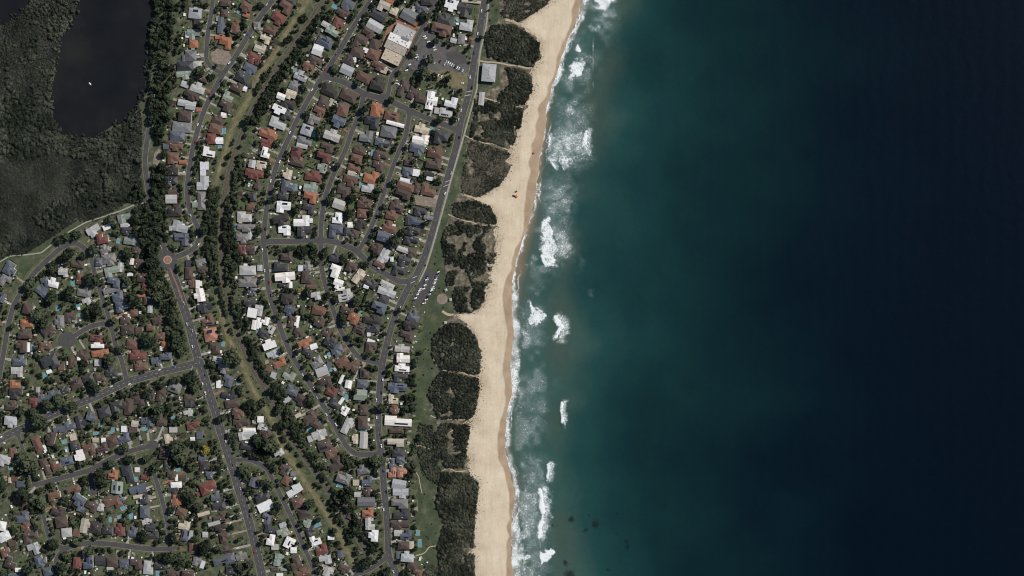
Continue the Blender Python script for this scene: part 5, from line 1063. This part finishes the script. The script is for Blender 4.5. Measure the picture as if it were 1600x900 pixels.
for i, (nme, w, paint, s) in enumerate(ROADS):
    p = RP[nme]; n_ = normals(p); j = 4
    while j < len(p) - 3 and len(street) < 210:
        q = p[j]; tdir = p[j + 1] - p[j - 1]
        if -5 < q[0] < 800 and -5 < q[1] < 905 and r.random() < .62:
            sgn = r.choice((-1, 1)); off = (w / 2 - 1.3) if r.random() < .72 else w * .22; e = q + n_[j] * sgn * off
            dd = np.hypot(rpts[:, 0] - e[0], rpts[:, 1] - e[1]) - rhw; dd[rid == i] = 9
            if dd.min() > 3: street.append(dict(x=e[0], y=e[1], a=-math.degrees(math.atan2(tdir[1], tdir[0])), c=pick(), z=.62))
        j += r.randint(4, 13)
number(street)
for i, b in enumerate(cars + street):
    vn = 1 if r.random() < .3 else 0; o = link('car', CMESH[(b['c'], vn)]); o.location = (*W((b['x'], b['y'])), b['z']); o.rotation_euler.z = R(b['a'] + (180 if r.random() < .5 else 0)); o.scale = (r.uniform(.98, 1.1),) * 3
    tag(o, '%s %s, %s' % (b['c'], 'van' if vn else 'car', b['where']), 'car', 'parked and driving cars')
# ================================================================ people and things on the beach
def person_mesh(shirt, legs, seed):
    g = random.Random(seed); st = g.uniform(.1, .3)
    J = [(0,0,.92),(0,0,1.15),(0,0,1.38),(0,0,1.50),(0,.02,1.66),(-.19,0,1.40),(-.27,.05,1.14),(-.28,.16,.92),(.19,0,1.40),(.27,-.05,1.14),(.28,.04,.92),(-.1,0,.88),(-.11,st,.48),(-.11,st*.8,.05),(.1,0,.88),(.11,-st*.5,.48),(.11,-st,.06),(-.11,st*.8+.16,.04),(.11,-st+.16,.04)]
    E = [(0,1),(1,2),(2,3),(3,4),(2,5),(5,6),(6,7),(2,8),(8,9),(9,10),(0,11),(11,12),(12,13),(0,14),(14,15),(15,16),(13,17),(16,18)]
    RR = [.14,.13,.15,.055,.115,.065,.048,.04,.065,.048,.04,.095,.062,.042,.095,.062,.042,.035,.035]
    m = bpy.data.meshes.new('person_cage'); m.from_pydata(J, E, []); o = bpy.data.objects.new('person_cage', m); col.objects.link(o)
    sk = o.modifiers.new('skin', 'SKIN'); 
    for i, rr_ in enumerate(RR): m.skin_vertices[0].data[i].radius = (rr_, rr_ * (.75 if i < 3 else 1))
    m.skin_vertices[0].data[0].use_root = True
    o.modifiers.new('sub', 'SUBSURF').levels = 1
    out = bpy.data.meshes.new_from_object(o.evaluated_get(bpy.context.evaluated_depsgraph_get())); bpy.data.objects.remove(o)
    out.materials.clear()
    for c in ((.32,.19,.125), shirt, legs, (.03,.022,.016)): out.materials.append(paint_flat(c))
    for p in out.polygons:
        z = p.center.z; ax = abs(p.center.x); p.material_index = 3 if z > 1.68 else 1 if (.95 < z < 1.45 and ax < .21) else 2 if (.5 < z <= .95 and ax < .2) else 0; p.use_smooth = True
    return out
FL = {}
def paint_flat(c):
    if c not in FL: m, nt, b = new_mat('cloth_%d' % len(FL), .8, .2); b.inputs['Base Color'].default_value = (*c, 1); FL[c] = m
    return FL[c]
PCOL = [('red',(.4,.03,.03)),('blue',(.04,.08,.3)),('black',(.02,.02,.02)),('white',(.6,.6,.6)),('orange',(.5,.16,.03)),('green',(.05,.2,.08))]
PM = [person_mesh(c, PCOL[(i + 2) % 6][1], i) for i, (_, c) in enumerate(PCOL)]
spots = [(838,168),(833,238),(823,217),(825,240),(824,292),(803,300),(811,311),(813,293),(802,321),(820,328),(815,329),(779,302),(780,490),(781,507),(783,512),(796,632),(773,632),(770,828),(801,800),(790,885),(823,90),(880,20),(776,475),(769,632),(793,598),(808,340),(812,262),(819,316)]
def beach_z(x, y):
    xw_ = float(np.interp(y, YS, XW)); xd_ = float(np.interp(y, YS, XD)); s = x - xw_
    if s >= 0: return SEA_Z - s * .22
    return SEA_Z + .03 + (-s / max(xw_ - xd_, 10)) ** .8 * (-SEA_Z) + (float(vnoise(x, y, 12, 31)) - .5) * .45 * min(1, -s / 20)
spots.sort(key=lambda t: t[1])
for i, (x, y) in enumerate(spots):
    o = link('person', PM[i % 6]); o.location = (*W((x, y)), beach_z(x, y) - .03); o.rotation_euler.z = rnd.uniform(0, 6.28)
    tag(o, 'person in %s top standing on the sand, %s from the top of the beach' % (PCOL[i % 6][0], ORD[i + 1]), 'person', 'people on the beach')
def beach_tent(x, y, c, label, s=2.4):
    o = place('beach_shelter', x, y, 20, label, 'beach shelter'); o.location.z = beach_z(x, y)
    for k_ in range(4):
        v = []
        for i, j in (((-1, -1), (1, -1)), ((1, -1), (1, 1)), ((1, 1), (-1, 1)), ((-1, 1), (-1, -1)))[k_]: v.append((i * s * .7, j * s * .7, 2.1))
        v.append((0, 0, 2.9)); link('canopy_panel', mesh('canopy_panel', v, [(0, 1, 2)], paint_flat(c[k_ % len(c)])), o)
    for i in (-1, 1):
        for j in (-1, 1): v, f = [], []; box(v, f, i * s * .67 - .04, i * s * .67 + .04, j * s * .67 - .04, j * s * .67 + .04, -.1, 2.1); link('pole', mesh('pole', v, f, M['wall_white']), o)
beach_tent(807.5, 306.5, [(.55,.05,.03),(.62,.30,.10)], 'red and yellow patrol tent on the sand', 3.0)
o = link('car', CMESH[('black', 1)]); o.location = (*W((803.5, 306)), beach_z(803.5, 306)); o.rotation_euler.z = R(-20); tag(o, 'dark patrol vehicle parked beside the red tent on the sand', 'car')
beach_tent(807, 299, [(.03,.05,.06),(.05,.08,.09)], 'small dark shelter just above the red tent', 1.8)
beach_tent(834, 239, [(.45,.05,.04),(.5,.1,.05)], 'small red shelter high up the beach near the waterline', 1.8)
# boat on the lagoon
bo = place('small_boat', 141, 131, -50, 'small white boat on the dark lagoon', 'boat'); bo.location.z = .06
v = [(-2.6,-.9,.5),(-2.6,.9,.5),(1.2,-1.0,.55),(1.2,1.0,.55),(2.9,0,.7),(-2.5,-.6,-.1),(-2.5,.6,-.1),(1.0,-.6,-.1),(1.0,.6,-.1),(2.3,0,.0)]
link('hull', mesh('hull', v, [(0,2,7,5),(2,4,9,7),(4,3,8,9),(3,1,6,8),(0,5,6,1),(5,7,8,6),(7,9,8),(0,1,3,2),(2,3,4)], M['wall_white']), bo)
v, f = [], []; box(v, f, -.9, .7, -.6, .6, .5, 1.4); link('cabin', mesh('cabin', v, f, M['wall_white']), bo)
